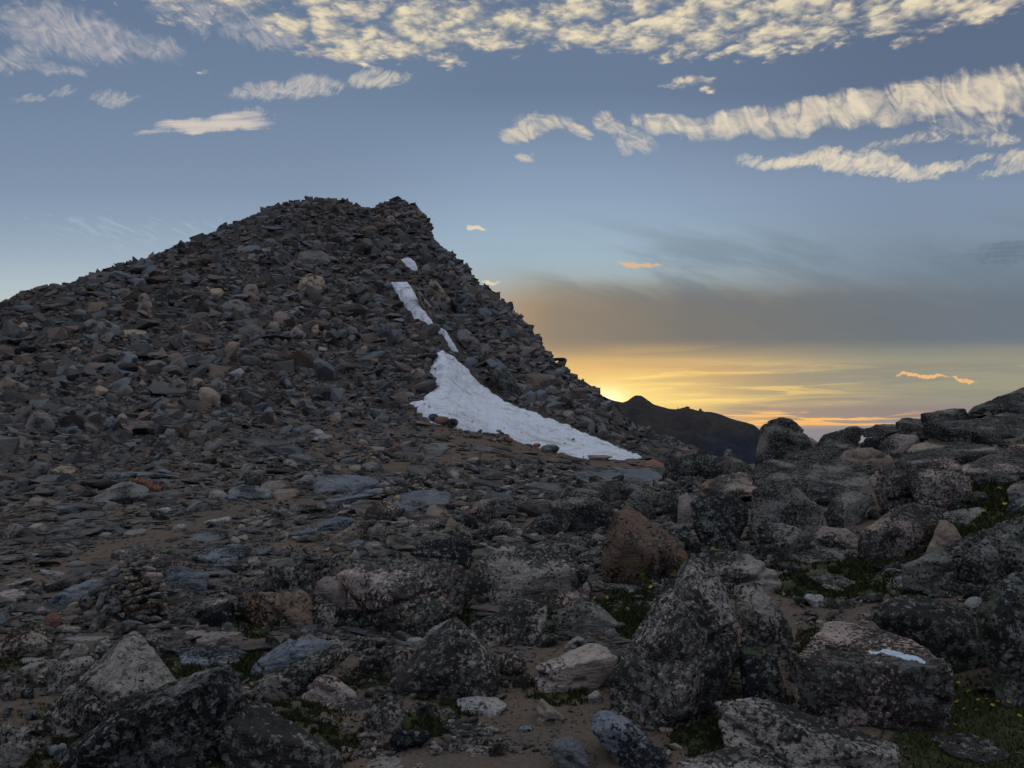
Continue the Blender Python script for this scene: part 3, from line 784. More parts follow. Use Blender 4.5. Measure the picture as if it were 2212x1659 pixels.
# ------------------------------------------------------------------ surveyed rocks
# survey sheets: origin and scale in photograph pixels; each rock: sheet, stone type, kind, base row (0: from outline) | label | outline ; ridge points x,y,push
SHEET = {'A1': (0, 2200, 1010 / 2033), 'A2': (1000, 2200, 1010 / 2033), 'A3': (2000, 2200, 1010 / 2033), 'A4': (3000, 2200, 1032 / 2078),
         'B1': (0, 1600, 1010 / 2212), 'B2': (1000, 1600, 1010 / 2212), 'B3': (2000, 1600, 1010 / 2212), 'B4': (3000, 1500, 1032 / 2140),
         'H1': (1400, 700, 1000 / 2074), 'H2': (0, 700, 1400 / 2212), 'H3': (1500, 1300, 1200 / 2212), 'D': (0, 0, 4032 / 2212)}
ROCKS = '''
A1 G b 0|grey pyramid boulder with a tan sunken patch, in front of the big stone cairn|1080,578 1140,640 1250,790 1375,970 1420,1020 1100,1260 1000,1340 640,1400 560,1390 310,1310 470,1080 600,960 850,770 1000,600;870,860,.30 900,1100,.30 1080,600,.1
A1 K b 0|black crusted boulder blotched with pink and tan, below the pyramid boulder at lower left|1790,850 1860,900 1890,1000 1900,1150 1730,1270 1700,1430 1500,1540 1180,1600 900,1680 540,1720 430,1700 470,1570 640,1420 870,1270 1080,1110 1370,970 1640,880;1100,1200,.25 1600,1000,.22 700,1480,.2
A2 G b 0|pale grey pitted boulder sloping right, at the bottom edge left of centre|-300,1310 -210,1240 -100,1190 0,1168 100,1180 250,1290 420,1380 600,1480 690,1530 690,1610 560,1690 -100,1700 -200,1600 -280,1500;-150,1350,.2 300,1450,.2
A1 N b 0|rounded brown-grey boulder at the left edge below the cairn rubble|-40,660 60,580 130,540 240,505 330,540 390,610 415,690 360,740 130,760 0,780 -60,760
A1 R s 0|upright rounded rust-brown stone left of the big cairn|340,540 350,470 400,420 460,420 490,470 470,540 400,572
A1 N s 0|blocky brown stone under the dark leaning plates left of the cairn|445,540 500,520 640,540 650,590 560,615 450,625
A1 G l 0|thin dark slab arching over soil near the left edge|75,915 160,870 270,810 430,785 445,820 380,900 300,950 130,975
A1 W s 0|small flat pale stone behind the dark arching slab at left|155,800 220,765 400,775 410,792 270,832 170,832
A1 G b 0|smooth grey boulder with a dirt apron left of the pyramid boulder|365,1060 375,930 430,850 560,800 700,765 760,790 740,850 600,940 470,1010
A1 N s 0|pinkish block leaning on the smooth grey boulder at left|450,800 530,700 590,670 690,680 722,740 560,790
A1 G s 0|small dark stone in the hollow under the arching slab|262,960 290,905 350,930 370,980 300,1002
A1 P b 0|purplish boulder cut by the left edge of the picture|-60,1000 0,920 80,925 130,990 120,1080 0,1110 -60,1100
A1 L s 0|dull green stone beside the purplish boulder at the left edge|160,1060 170,1000 230,985 270,1020 270,1080 200,1092
A1 B s 0|flat pale stone on soil near the left edge|10,1190 60,1165 115,1180 60,1222
A1 B s 0|small blue-grey oval stone on the soil left of the pyramid boulder|205,1250 250,1195 300,1200 290,1245
A1 G b 0|low grey-green boulder in the bottom left corner|-60,1400 0,1345 100,1340 200,1390 270,1440 300,1490 200,1560 100,1680 -60,1700
A1 B s 0|bluish cracked stone between the corner boulder and the black crusted boulder|375,1500 440,1450 560,1465 600,1500 500,1560 440,1640 400,1600
A1 K s 0|dark hummock of rock at the bottom edge in front of the black crusted boulder|800,1660 870,1550 1000,1530 1120,1560 1180,1640 1180,1700 800,1710
A1 G s 0|low rounded grey rock at the bottom edge left of the pale pitted boulder|1190,1670 1300,1590 1450,1565 1560,1590 1570,1659 1560,1720 1200,1730
A1 W l 0|long pale pink slab lying just in front of the big cairn|450,672 560,600 700,575 960,565 970,578 860,645 720,665
A1 G l 0|flat grey slab right of the long pale pink slab|1090,592 1150,565 1390,590 1405,635 1360,682 1250,645
A1 G s 0|rounded pale stone just behind the pyramid boulder|1150,630 1220,625 1300,660 1340,725 1280,765 1220,740
A1 P l 0|long knobbly pinkish rock right of the pyramid boulder tip|1370,670 1420,620 1540,570 1690,545 1820,570 1930,560 1935,600 1850,622 1790,652 1650,672 1550,645 1450,690
A1 K s 0|dark triangular rock on the grass right of the cairn|1515,525 1600,440 1860,330 1870,345 1870,550 1700,562 1560,548
A1 G l 0|speckled grey slab immediately right of the big cairn|1380,440 1440,350 1600,310 1840,320 1700,410 1520,510 1420,512
A1 B l 0|large smooth blue-grey slab behind the big cairn on its right|1215,90 1400,55 1560,95 1650,160 1630,222 1500,252 1380,285 1290,200
A1 B l 0|jagged blue-grey slab beside two moss patches|1410,760 1500,700 1640,680 1900,680 1970,720 1890,830 1700,862 1520,842 1440,832
A1 W s 0|little pale stone touching the top of the jagged blue-grey slab|1625,690 1670,660 1710,680 1700,702
A1 B l 0|tilted blue slab leaning behind the left flank of the cairn|280,392 440,300 560,220 720,165 830,150 740,310 640,385 560,402
B1 P b 0|pink block with a broken brown face just beyond the cairn top|1305,1385 1310,1300 1350,1265 1440,1285 1550,1290 1640,1320 1690,1370 1600,1398
A1 G s 0|squarish grey stone between the smooth grey boulder and the pyramid boulder|735,765 790,655 850,632 910,680 885,742
A1 W l 0|thin cream slab at the left edge above the pink mound|0,218 90,180 240,150 275,165 180,192 60,218
A1 P s 0|pink mound of stone at the left edge|-40,290 60,240 150,245 210,290 120,332 -20,335
A1 W l 0|pair-like thin pale slab on the soil left of the cairn top|310,85 420,95 520,115 500,137 360,122
A1 P s 0|pale pink flat stone left of the orange stone at the cairn foot|370,390 400,360 500,365 530,390 520,415 400,412
A2 Q b 0|big pink-topped boulder with a dark overhang in the middle distance|655,150 720,90 830,70 1000,20 1200,5 1450,0 1600,40 1710,110 1690,170 1640,280 1610,385 1500,410 1280,530 1200,565 1080,565 980,430 860,330 740,240;960,190,.28 1290,250,.22 1060,460,.3 800,120,.2
A2 P s 545|smooth pink block perched on grey blocks left of the big pink-topped boulder|470,330 480,180 540,140 640,140 700,190 740,260 730,370 620,385 480,355
A2 G s 0|square grey block under the perched pink block|435,375 520,345 620,345 645,385 650,540 600,552 460,525
A2 K s 0|dark block in the shade right of the square grey block|640,388 820,392 835,542 700,556 640,545
A2 K s 0|black rock tucked under the overhang of the pink-topped boulder|820,410 900,400 1000,430 1070,560 860,548
A2 O b 0|long rust and black rock behind the mossy hollow left of centre|-135,260 -60,268 100,265 280,280 460,310 465,500 430,530 200,562 60,505 -130,392;100,330,.2
A2 K s 0|dark upright rock standing behind the rust and black rock|265,280 310,90 370,40 430,60 470,180 460,275 360,302
A2 K s 0|dark slanting rock left of the dark upright rock|80,200 100,70 180,60 290,130 285,272 200,282
A2 P l 330|pink slab with a ragged top edge behind the perched block|430,100 510,0 640,-20 800,20 960,30 940,120 700,150 520,170 440,160
A2 L s 0|rounded green-grey stone leaning against the pink-topped boulder's right end|1190,612 1220,500 1290,390 1400,315 1460,325 1520,400 1520,445 1300,560 1210,622
D G b 0|large round-backed grey boulder right of the pink-topped boulder|990,1312 1000,1260 1040,1210 1080,1185 1160,1180 1230,1185 1255,1225 1270,1255 1150,1290 1060,1310
D Q l 1332|lichened slab resting across the front of the large round-backed boulder|1048,1298 1100,1270 1190,1245 1270,1255 1277,1285 1200,1315 1120,1335 1060,1325
D G b 0|grey wedge boulder with a pale lower half in the centre|1010,1350 1080,1320 1150,1300 1175,1305 1176,1350 1165,1386 1110,1399 1040,1396
A2 G b 0|grey pyramid boulder in the centre foreground at the edge of the bare soil|1010,1042 1100,950 1200,830 1340,680 1470,560 1600,468 1640,490 1750,620 1850,700 1920,850 1940,960 1830,1005 1600,1065 1450,1080 1080,1065;1580,620,.30 1500,900,.28 1250,950,.2
A2 W s 0|cream-pink stone behind the top of the centre pyramid boulder|1340,620 1400,550 1490,485 1560,480 1510,560 1380,632
A2 W s 0|flat cream stone left of the centre pyramid boulder's flank|1195,665 1230,620 1320,620 1362,650 1300,692 1200,682
A2 L s 0|small grey-green stone at the foot of the green-grey leaning stone|1080,642 1150,600 1190,600 1182,652 1120,668
A2 P b 0|cracked pink boulder left of the centre pyramid boulder|830,800 850,740 950,690 1100,710 1160,680 1300,720 1200,870 1060,925 920,925 840,862;1110,740,.2 930,800,.2
A2 G l 0|low lichened hump behind the cracked pink boulder|760,702 820,630 900,605 1000,620 1060,650 940,690 860,742
A2 B b 0|broad blue-grey slab rising to the right, left of centre|-20,870 60,780 180,720 260,650 400,615 520,630 650,680 600,760 460,810 340,820 200,880 0,940
A2 G b 0|long ribbed slab with a black shadow beneath it, left of centre|0,1140 -10,1010 80,930 250,860 340,800 460,780 560,740 650,680 720,690 760,720 740,780 640,870 440,950 280,1050 100,1155;100,960,.1 500,850,.15
A2 P b 0|red-brown rounded boulder at the tip of the long ribbed slab|350,1172 400,1050 470,950 520,915 620,930 700,980 770,1040 820,1092 740,1135 560,1155;520,960,.25
A2 P b 0|long pinkish-grey rock in front of the red-brown boulder|470,1262 480,1200 540,1150 720,1120 880,1130 950,1160 890,1290 700,1315 540,1308
A2 G b 0|squat grey block standing on end left of the moss cushion|855,1405 870,1230 900,1180 1000,1130 1130,1115 1180,1160 1215,1255 1130,1350 1000,1430 900,1428;1000,1230,.25
A2 K s 0|dark curved rock like a bent loaf below the moss cushion|1015,1485 1080,1400 1200,1355 1350,1355 1425,1402 1380,1435 1250,1495 1130,1535 1030,1515
A2 W l 0|flat pale speckled stone on the open soil at centre|1600,1142 1700,1095 1780,1090 1960,1105 2010,1160 1900,1238 1700,1198
A2 G l 0|flat grey stone with a pointed right end beside the moss cushion|1480,1290 1540,1280 1780,1290 1985,1368 1870,1402 1600,1422 1480,1352
A2 G b 0|broad lichened rock shelf along the bottom edge at centre|890,1680 960,1560 1080,1530 1300,1500 1500,1480 2033,1490 2200,1470 2330,1540 2480,1660 2400,1740 900,1740;1300,1600,.15 1900,1570,.15
A3 B s 0|grey tongue of rock behind the right end of the bottom rock shelf|330,1480 370,1420 500,1410 580,1450 610,1560 650,1659 560,1730 430,1660
A3 B b 0|long grey rock lying diagonally in the open soil at lower centre|650,1340 680,1230 780,1190 960,1260 1050,1370 1280,1570 1230,1650 1110,1690 900,1535 720,1435;850,1330,.2
D G b 1650|great ridged lichen boulder at the bottom edge right of centre|1553,1515 1600,1512 1680,1528 1760,1545 1810,1575 1880,1590 1930,1610 1950,1640 1960,1700 1600,1710 1590,1610 1560,1590;1700,1560,.1 1850,1620,.15
D G b 0|striped lichen rock cut by the bottom edge left of the great ridged boulder|1470,1670 1530,1635 1600,1605 1690,1590 1770,1600 1830,1650 1830,1710 1480,1710
A3 G b 0|tall pyramid boulder with a sharp central ridge, the tallest rock of the foreground|1300,185 1380,80 1450,0 1550,10 1680,150 1760,330 1775,560 1840,800 1650,930 1570,1110 1400,1220 1280,1245 960,1195 830,1062 800,920 1000,650 1110,500 1230,260;1440,60,.12 1390,500,.42 1450,850,.42 1370,1150,.34 1100,800,.2 1650,600,.05
D G b 1290|rough striped rock behind the right shoulder of the tall pyramid boulder|1480,1215 1510,1200 1560,1185 1620,1195 1680,1240 1692,1272 1640,1300 1580,1310 1520,1300
D G b 0|tall leaning boulder squeezed between the tall pyramid and the puddle boulder|1583,1290 1590,1265 1640,1260 1665,1300 1700,1340 1722,1390 1722,1442 1700,1455 1660,1425 1620,1385 1590,1335;1640,1320,.2
D K b 0|dark rock filling the gap below the tall leaning boulder|1595,1400 1610,1385 1640,1390 1680,1440 1700,1500 1680,1528 1610,1515 1600,1450
A4 Q b 1330|pink flat-topped boulder with a bright puddle on it|290,1210 290,960 310,800 345,745 420,700 430,600 540,505 640,500 800,540 1000,580 1220,650 1380,740 1480,850 1475,905 1385,1010 1200,1040 1110,1110 1075,1310 1065,1380 900,1335 700,1262 560,1230;345,765,-1 580,775,-1 830,800,-1 1100,830,-1 1300,850,-1 700,1050,.06 950,1000,.06 400,1000,.04
A4 L b 0|large rounded green-lichened boulder behind the puddle boulder|940,390 1000,320 1110,285 1300,300 1500,350 1650,420 1740,560 1800,700 1845,830 1700,905 1480,900 1380,760 1220,660 1000,600 860,480;1150,420,.25 1500,550,.2
A4 L b 1165|huge green-flecked boulder cut by the right edge of the picture|1690,440 1760,280 1850,180 2000,110 2120,60 2300,120 2400,600 2300,1180 1980,1170 1900,1000 1850,830 1780,620;1850,450,.25 2100,700,.2
A4 W s 0|small rounded pale stone wedged left of the huge right-edge boulder|1585,360 1640,305 1700,295 1750,320 1742,372 1690,412
A4 W s 0|bright whitish speckled stone on the heath above the puddle boulder|330,312 350,280 480,280 560,320 612,350 590,395 490,408 380,362
A4 G l 0|flat dark-edged stone behind the whitish speckled stone|475,212 560,205 640,235 712,265 660,282 520,255
A4 B l 0|dull flat slab in front of the whitish speckled stone|390,440 480,410 570,415 600,440 520,465 410,460
A4 G b 0|humped grey rock lying in the flowery grass in the bottom right corner|1330,1425 1400,1385 1530,1375 1700,1400 1840,1440 1950,1540 1965,1575 1800,1615 1600,1595 1450,1525;1600,1450,.15
A4 G s 0|low dark rock in the grass under the huge right-edge boulder|1690,1040 1750,985 1850,965 1940,985 1975,1040 1900,1080 1760,1085
B4 L b 0|big tilted green-grey slab rising to the right edge|1185,1505 1350,1420 1500,1360 1700,1270 1850,1200 2000,1140 2150,1085 2330,1060 2330,1500 2100,1580 1950,1659 1800,1680 1600,1640 1400,1570;1600,1450,.1 2000,1300,.1
A4 B l 0|broken bluish ledge at the lower left end of the big tilted slab|1050,152 1120,110 1260,95 1380,110 1400,180 1250,202 1100,198
A4 G l 0|grey ledge showing through heath, left of the bluish ledge|370,135 480,105 620,130 765,190 640,222 560,195 480,205
A3 L b 0|triangular grey boulder between the moss patch and the wedge boulder|375,465 450,400 560,330 620,300 680,330 760,400 870,510 892,548 800,585 600,575 450,555 390,525;610,360,.25 700,480,.25
A3 P b 0|clean pale pink oblong boulder left of the tall pyramid's foot|220,872 300,820 500,730 650,660 740,670 820,740 870,800 850,872 700,932 600,942 400,1012 320,1042 230,935;350,880,.15 700,800,.2
A3 N b 0|rounded brown boulder right beside the centre pyramid boulder|-70,850 -50,750 60,730 120,780 190,900 180,965 0,1012 -60,965
A3 W s 0|small pinkish stone behind the pale pink oblong boulder|440,702 500,630 560,610 612,640 602,682 480,722
A3 G s 0|small dark grey stone at the right foot of the wedge boulder|200,702 270,585 350,590 442,622 370,662 230,707
A3 W s 0|small white stone on soil left of the tall pyramid's foot|628,1087 700,1035 750,1070 760,1102 700,1122 640,1112
A3 N s 0|brown lump of stone on the open soil below the pale pink boulder|230,1272 250,1180 235,1120 300,1140 380,1190 455,1252 400,1272 300,1297
A3 P s 0|flat pink chip right of the bright moss strip|1190,1340 1240,1315 1300,1330 1310,1355 1230,1365
A3 B s 0|thin flat greenish chip sunk in the soil at lower centre|72,1345 120,1322 200,1330 190,1352 100,1358
A3 N s 0|long brown chip on the soil above the bottom right rocks|1270,1470 1330,1460 1395,1500 1340,1515
A3 L s 0|green-lichened stone at the foot of the orange boulder|770,145 850,95 960,105 1052,150 1040,192 900,185
A3 G l 0|long flat slab edge beneath the orange boulder|640,185 850,165 1062,212 900,245 680,245
A3 W s 0|pale flat stone on the grass under the orange boulder|905,240 960,215 1070,215 1060,245 960,262
A3 G l 0|flat stone in the grass left of the tall pyramid boulder|1000,352 1080,320 1180,305 1232,318 1200,350 1090,362
B3 O b 0|large orange-brown boulder with yellow lichen at centre right|1030,868 1070,900 1160,950 1300,1060 1360,1120 1480,1180 1530,1270 1550,1335 1500,1430 1440,1510 1200,1515 1050,1440 900,1415 830,1345 840,1180 900,1080 900,1000 940,920;960,950,.2 1000,1150,.3 1250,1250,.28
B3 K b 0|black speckled rock behind the orange boulder's right side|1350,1130 1430,1045 1500,1080 1620,1160 1720,1220 1752,1292 1640,1315 1550,1325 1480,1250
B3 G b 0|big domed grey boulder left of the orange boulder|345,905 380,750 520,710 780,735 860,840 925,930 900,1035 800,1068 560,1070 480,985;520,850,.25 780,900,.2
B3 G b 0|sloping grey boulder joined to the front left of the big domed boulder|110,1075 200,1020 300,920 400,875 480,900 530,1000 500,1060 380,1105 250,1105
B3 G b 0|rounded grey rock behind the orange boulder's tip|925,872 1000,810 1120,820 1230,850 1282,902 1240,985 1180,1005 1080,905
B3 L l 0|grey-green slab behind the rounded grey rock|1050,775 1120,700 1250,730 1400,760 1380,805 1250,855 1150,835
B3 G l 0|flat dark-fronted ledge behind the big domed boulder|670,705 760,660 1000,650 1122,692 1060,775 880,845 780,745
B3 B l 0|long flat grey slab left of the small yellow plant|560,622 620,590 900,570 1300,550 1352,602 1320,642 1000,655 700,662 600,652
B3 G l 0|flat mottled slab behind the long flat grey slab|610,547 640,510 760,520 860,530 892,562 780,582 640,582
B3 R l 0|reddish wedge of rock near the right tip of the snowfield|1080,562 1100,530 1250,450 1330,480 1362,562 1200,567
B3 G b 0|dark rounded rock balanced on the reddish wedge|1230,442 1320,390 1430,370 1500,400 1512,442 1450,502 1370,548 1320,472
B3 K b 0|wide dark boulder right of the small yellow plant|1360,572 1400,510 1480,460 1600,420 1720,420 1840,440 1852,602 1700,642 1500,642 1380,602
B3 G b 0|grey block right of the wide dark boulder|1850,612 1850,450 1870,430 1940,440 2050,480 2110,555 2000,590
B3 N b 0|long brown and black boulder in front of the grey block|1640,692 1800,640 1880,590 2000,580 2110,600 2172,682 2150,745 2000,795 1750,765
B3 G s 0|rocky knob standing up behind the grey block|1855,412 1880,365 1930,370 1962,412 1950,440 1860,440
B3 P s 1010|pink block with a black lichen band right of the orange boulder|1470,782 1530,750 1620,770 1660,785 1620,860 1612,990 1500,1008 1465,940
B3 P s 1060|flat salmon-coloured stone under the pink block|1475,1032 1560,985 1627,985 1622,1032 1540,1062 1480,1052
B3 G s 940|smooth grey stone leaning left of the pink block|1335,892 1390,800 1460,730 1520,710 1560,740 1490,780 1460,892 1400,942 1350,922
B3 K b 0|great dark boulder below the brown and black boulder|1600,830 1700,770 1850,760 1950,790 2060,860 2050,1000 1900,1240 1790,1260 1720,1160 1620,1080 1600,950;1750,900,.2
B4 G b 0|massive round-shouldered grey boulder right of the great dark boulder|-60,900 130,845 250,870 350,940 450,1020 520,1130 532,1202 400,1292 100,1260 -60,1205
B4 L b 0|low dark boulder with green lichen in front of the massive round-shouldered one|-20,1195 60,1155 150,1160 330,1230 400,1292 300,1402 200,1452 100,1442 0,1385
B4 P b 0|pale-topped pinkish rock beside the dark hollow|420,1277 480,1210 560,1200 680,1205 760,1260 820,1330 852,1402 700,1392 560,1330
B4 L l 0|low spreading slab under the pale-topped pinkish rock|280,1410 400,1300 560,1330 850,1400 960,1420 985,1442 760,1445 560,1472 380,1472 290,1462
B4 L b 1205|boulder with a yellow lichen spot at the mouth of the dark hollow|535,1192 535,1010 600,945 720,915 850,925 905,948 790,1060 745,1240 680,1205;640,1050,.2
B4 P b 1100|pinkish leaning slab propped over the dark hollow|895,800 920,770 1000,735 1100,715 1170,740 1250,830 1290,900 1302,1002 1080,1052 1040,1082 960,930 905,862;1080,780,.2
B4 N s 1090|knob of rock perched upright on the pinkish leaning slab|985,642 1010,605 1050,610 1075,660 1072,735 1020,760 985,705
B4 Q b 0|big round lichen-spotted boulder right of the leaning slab|1185,742 1280,690 1440,630 1560,650 1650,740 1712,820 1712,902 1620,1002 1480,1085 1300,1025 1280,882 1200,802;1400,800,.25
B4 Q b 0|broad lichen-speckled boulder in front of the round one|808,1292 900,1180 1050,1100 1090,1035 1250,1000 1400,1040 1472,1092 1462,1142 1400,1265 1300,1405 1000,1435 870,1415;1080,1200,.25 1350,1180,.2
B4 N b 0|dark pinkish rock right of the broad lichen-speckled boulder|1340,1405 1400,1265 1480,1140 1560,1170 1620,1260 1642,1322 1500,1405 1400,1435
B4 W s 0|small smooth white stone below the broad lichen-speckled boulder|1000,1452 1030,1420 1080,1415 1112,1442 1060,1467
B4 G s 0|small grey stone right of the smooth white stone|1080,1490 1120,1462 1170,1468 1178,1500 1130,1515
B4 G b 0|great rounded summit-like boulder on the skyline at right|-45,640 -20,470 0,390 60,335 150,308 220,318 290,360 340,410 375,470 398,545 360,590 280,650 180,680 0,685;100,400,.25 280,480,.15
B4 N s 0|small brown stone against the sky right of the great skyline boulder|375,520 382,460 410,465 455,500 462,530 400,560
B4 G b 0|pointed skyline boulder at the left end of the right-hand rock pile|455,512 500,455 600,410 700,385 750,366 820,400 800,475 740,565 600,565 480,535
B4 G s 0|low skyline stone right of the pointed skyline boulder|815,420 830,390 870,382 905,400 900,440 830,450
B4 G b 0|blocky skyline rock with a straight side in the right-hand pile|880,425 900,390 980,364 1100,378 1160,400 1205,445 1050,452 920,458
B4 G b 0|rounded skyline boulder left of the undercut one|1105,375 1150,310 1200,300 1300,310 1320,360 1420,385 1250,418 1130,408
B4 G b 0|skyline boulder with an undercut left corner|1300,282 1330,265 1470,245 1560,225 1650,233 1672,262 1640,322 1560,375 1450,388 1330,342
B4 G b 300|jutting capstone slab with a black shadow under it, at the top right|1660,272 1740,205 1850,165 1980,125 2090,120 2140,50 2260,10 2330,200 2250,245 2140,205 1950,200 1800,225 1700,285
B4 G b 0|broad sloping slab below the capstone at the right edge|1340,395 1600,370 1900,300 1990,280 2080,300 2300,290 2330,460 2060,505 1700,475 1500,455
B4 P b 0|pinkish pitted boulder in the middle of the right-hand pile|965,522 1010,460 1130,440 1250,450 1345,482 1300,525 1230,565 1200,602 1080,595 1000,565
B4 K b 0|dark boulder left of the pinkish pitted one in the right-hand pile|800,542 850,470 960,445 1010,460 970,535 1000,575 850,572
B4 G b 0|long ribbed slab behind the wide double boulder, right of the great skyline boulder|195,668 320,590 460,540 700,480 760,560 650,610 500,655 300,685
B4 N b 0|brown-nosed boulder right of the long ribbed slab|640,635 660,580 740,555 900,555 1022,582 1000,690 850,730 720,690
B4 G b 0|very wide dark-bellied boulder below the long ribbed slab|-40,702 60,660 200,665 500,650 700,660 850,720 905,775 905,905 700,945 400,962 250,872 100,842 -40,852;200,740,.1 600,800,.1
B4 N b 0|long shadowed ledge with an orange patch in the right-hand pile|1200,622 1250,540 1380,480 1530,470 1700,460 1785,492 1560,535 1400,595
B4 G b 0|long mottled slab under the orange-patched ledge|1095,675 1180,610 1400,590 1560,530 1640,500 1850,500 1992,542 1900,595 1720,625 1560,660 1300,668 1190,715
B4 Q b 0|wide lichened boulder at the right edge below the mottled slab|1640,732 1750,660 1900,600 2040,550 2140,540 2330,530 2330,750 2000,775 1800,785
B4 Q b 0|rough pink-speckled rock at the right edge above the wide lichened boulder|2030,522 2100,475 2330,430 2330,565 2080,565
B4 G s 0|flat oval stone in the grass at the right edge|1905,802 1960,765 2050,750 2130,770 2142,802 2050,832 1930,832
B4 G s 0|grey block at the right edge beside the upper grass|2005,885 2060,840 2200,830 2250,960 2080,972 2020,935
B4 B s 0|pale grey-green rock at the right edge among yellow flowers|2000,1062 2030,1000 2100,960 2250,960 2250,1042 2060,1072
B4 L l 0|flat green-grey rock at the left side of the upper grass|1470,1112 1560,1050 1700,1040 1800,1030 1842,1062 1800,1092 1680,1122 1650,1172 1520,1152
B4 G s 0|little round stone on the flat green-grey rock|1570,1040 1590,1005 1625,1005 1640,1030 1610,1046
B4 L s 0|mossy stone above the flat green-grey rock|1690,932 1740,895 1820,915 1862,952 1800,982 1710,982
B2 B l 0|large flat-topped grey slab in the middle distance left of centre|490,685 520,620 640,600 820,590 1000,610 1080,660 960,695 850,725 700,745 540,735
B2 B l 0|long blue-black slab below the large flat-topped slab|620,815 700,770 900,740 1050,705 1160,705 1100,752 950,795 760,835 650,852
B2 N l 0|flat pinkish slab left of the large flat-topped slab|40,712 100,650 230,635 292,660 280,712 150,732
B2 N b 0|lumpy brown rock under the flat pinkish slab|135,785 180,720 300,710 400,700 412,752 300,785 180,805
B2 G s 0|rounded dark stone between the pinkish slab and the flat-topped slab|300,712 320,660 370,645 388,700 350,722
B2 W s 0|pale tilted stone at the left shoulder of the flat-topped slab|370,655 440,590 520,590 532,642 470,665
B2 T b 0|pale grey boulder, left of the pair below the snowfield|1250,342 1300,300 1400,285 1462,310 1440,362 1360,392 1270,385
B2 R s 0|dark red-brown stone touching the left boulder of the pair below the snow|1205,365 1210,330 1250,315 1265,350 1250,375
B2 T b 0|pale grey boulder, right of the pair below the snowfield|1448,352 1500,315 1620,315 1692,340 1682,372 1620,417 1480,402
B2 T s 0|blocky grey stone standing on bare soil between two cairns|1350,492 1350,420 1380,395 1480,400 1472,452 1410,508
B2 T s 0|low stone right behind the blocky standing stone|1465,465 1480,430 1540,425 1565,450 1540,472
B2 T b 0|smooth pale boulder on bare soil left of the middle cairn|918,552 930,500 1000,475 1080,490 1117,542 1080,568 960,575
B2 N s 0|low brown stone left of the smooth pale boulder|800,552 830,515 880,500 925,510 920,550
B2 T l 0|flat oval stone right of the boulder pair below the snow|1893,372 1930,340 2040,345 2082,370 2040,402 1940,398
B2 W s 0|pale pointed stone at the foot of the talus left of centre|468,228 510,195 560,190 612,220 592,247 490,248
B2 W l 0|pale flat stone right below the pale pointed stone|488,287 580,240 640,235 688,265 620,292 520,298
B2 T l 0|greyish flat stone left of the pale flat stone|312,302 380,255 470,255 487,290 420,332 340,328
B2 T s 0|grey stone just behind the leftmost far cairn's top|1063,262 1120,225 1170,230 1178,270 1100,288
B2 B b 0|twin-humped blue boulder right below the middle cairn|1200,832 1300,790 1350,740 1430,725 1500,745 1600,740 1702,760 1692,832 1550,852 1400,902 1330,912 1240,882
B2 Q b 0|purple-pink boulder left of the twin-humped blue boulder|938,955 970,880 1040,830 1120,815 1200,830 1250,880 1332,902 1150,935 1040,1002 950,992
B2 G b 0|square-shouldered grey rock right of the twin-humped blue boulder|1698,822 1710,740 1800,725 1940,720 2012,750 1980,792 1850,825
B2 P b 0|bristly tan-topped boulder at centre behind the domed boulder|1848,932 1880,850 1960,800 2060,790 2120,850 2132,965 2020,1005 1900,982
B2 K s 0|dark cube-like stone left of the tan-topped boulder|1780,972 1850,935 1910,960 1942,1032 1890,1062 1800,1032
B2 Y s 0|small orange-tan upright stone left of the dark cube-like stone|1648,1052 1670,980 1700,950 1752,1002 1740,1042 1690,1072
B2 P b 0|low purplish slab left of the orange-tan stone|1328,1052 1370,990 1450,960 1560,945 1640,960 1662,1002 1520,1052 1400,1062
B2 P s 0|pink slope-sided rock above the small mossy hollow|978,1112 1020,1040 1090,980 1140,990 1152,1062 1060,1102
B2 N b 0|big tan-grey slab tilted up to the right, left of centre|648,1172 700,1120 800,1060 860,1000 940,980 1012,1010 980,1072 880,1132 760,1182
B2 B l 0|smooth bluish slab left of the big tilted tan-grey slab|288,1112 380,1060 450,1035 520,1035 532,1082 440,1102 340,1128
B2 B l 0|dark blue flat rock behind the tilted tan-grey slab|518,1062 560,1000 700,960 800,950 892,982 800,1042 640,1052
B2 K b 0|coal-black hollow-sided rock at centre behind the pink-topped boulder|1350,1285 1380,1190 1500,1150 1700,1150 1892,1182 1870,1302 1850,1405 1700,1345 1500,1315
B2 G s 0|cone-shaped lichened rock behind the coal-black rock|1700,1152 1730,1060 1770,1000 1820,1030 1870,1110 1892,1162 1800,1182
B2 G b 0|long grey slab right of the cone-shaped rock|1868,1110 1960,1050 2050,1000 2200,990 2252,1062 2150,1105 2000,1165 1900,1165
B2 W s 0|tiny pale cone of stone left of the coal-black rock|828,1302 870,1225 900,1260 912,1302 860,1312
B2 G l 0|flat oval slab left of the pale blue sliver|928,1232 960,1180 1060,1165 1112,1190 1060,1232
B2 B l 0|pale blue sliver of slab left of the coal-black rock|998,1262 1060,1220 1120,1188 1192,1190 1140,1232 1050,1265
B2 L l 0|long tilted slab over the small mossy hollow|1188,1132 1260,1100 1420,1060 1432,1092 1330,1132 1220,1148
B2 B l 0|short grey slab under the tilted tan-grey slab|790,1192 860,1150 940,1150 955,1175 880,1205
B1 T b 0|large pale angular boulder at the left foot of the talus|205,222 230,130 280,60 350,28 400,50 430,110 480,150 472,182 330,232;330,70,.2
B1 T s 0|tall dark block behind the large pale angular boulder|100,160 130,80 190,0 280,-10 260,60 200,150
B1 T b 0|pale flat-faced boulder on the lower talus left of centre|813,482 830,400 900,340 1000,335 1050,375 1127,410 1080,462 960,498 850,498;1000,380,.2
B1 T s 0|grey upright boulder right of the left edge above the dome rock|258,602 270,520 330,470 400,480 432,522 400,572 300,622
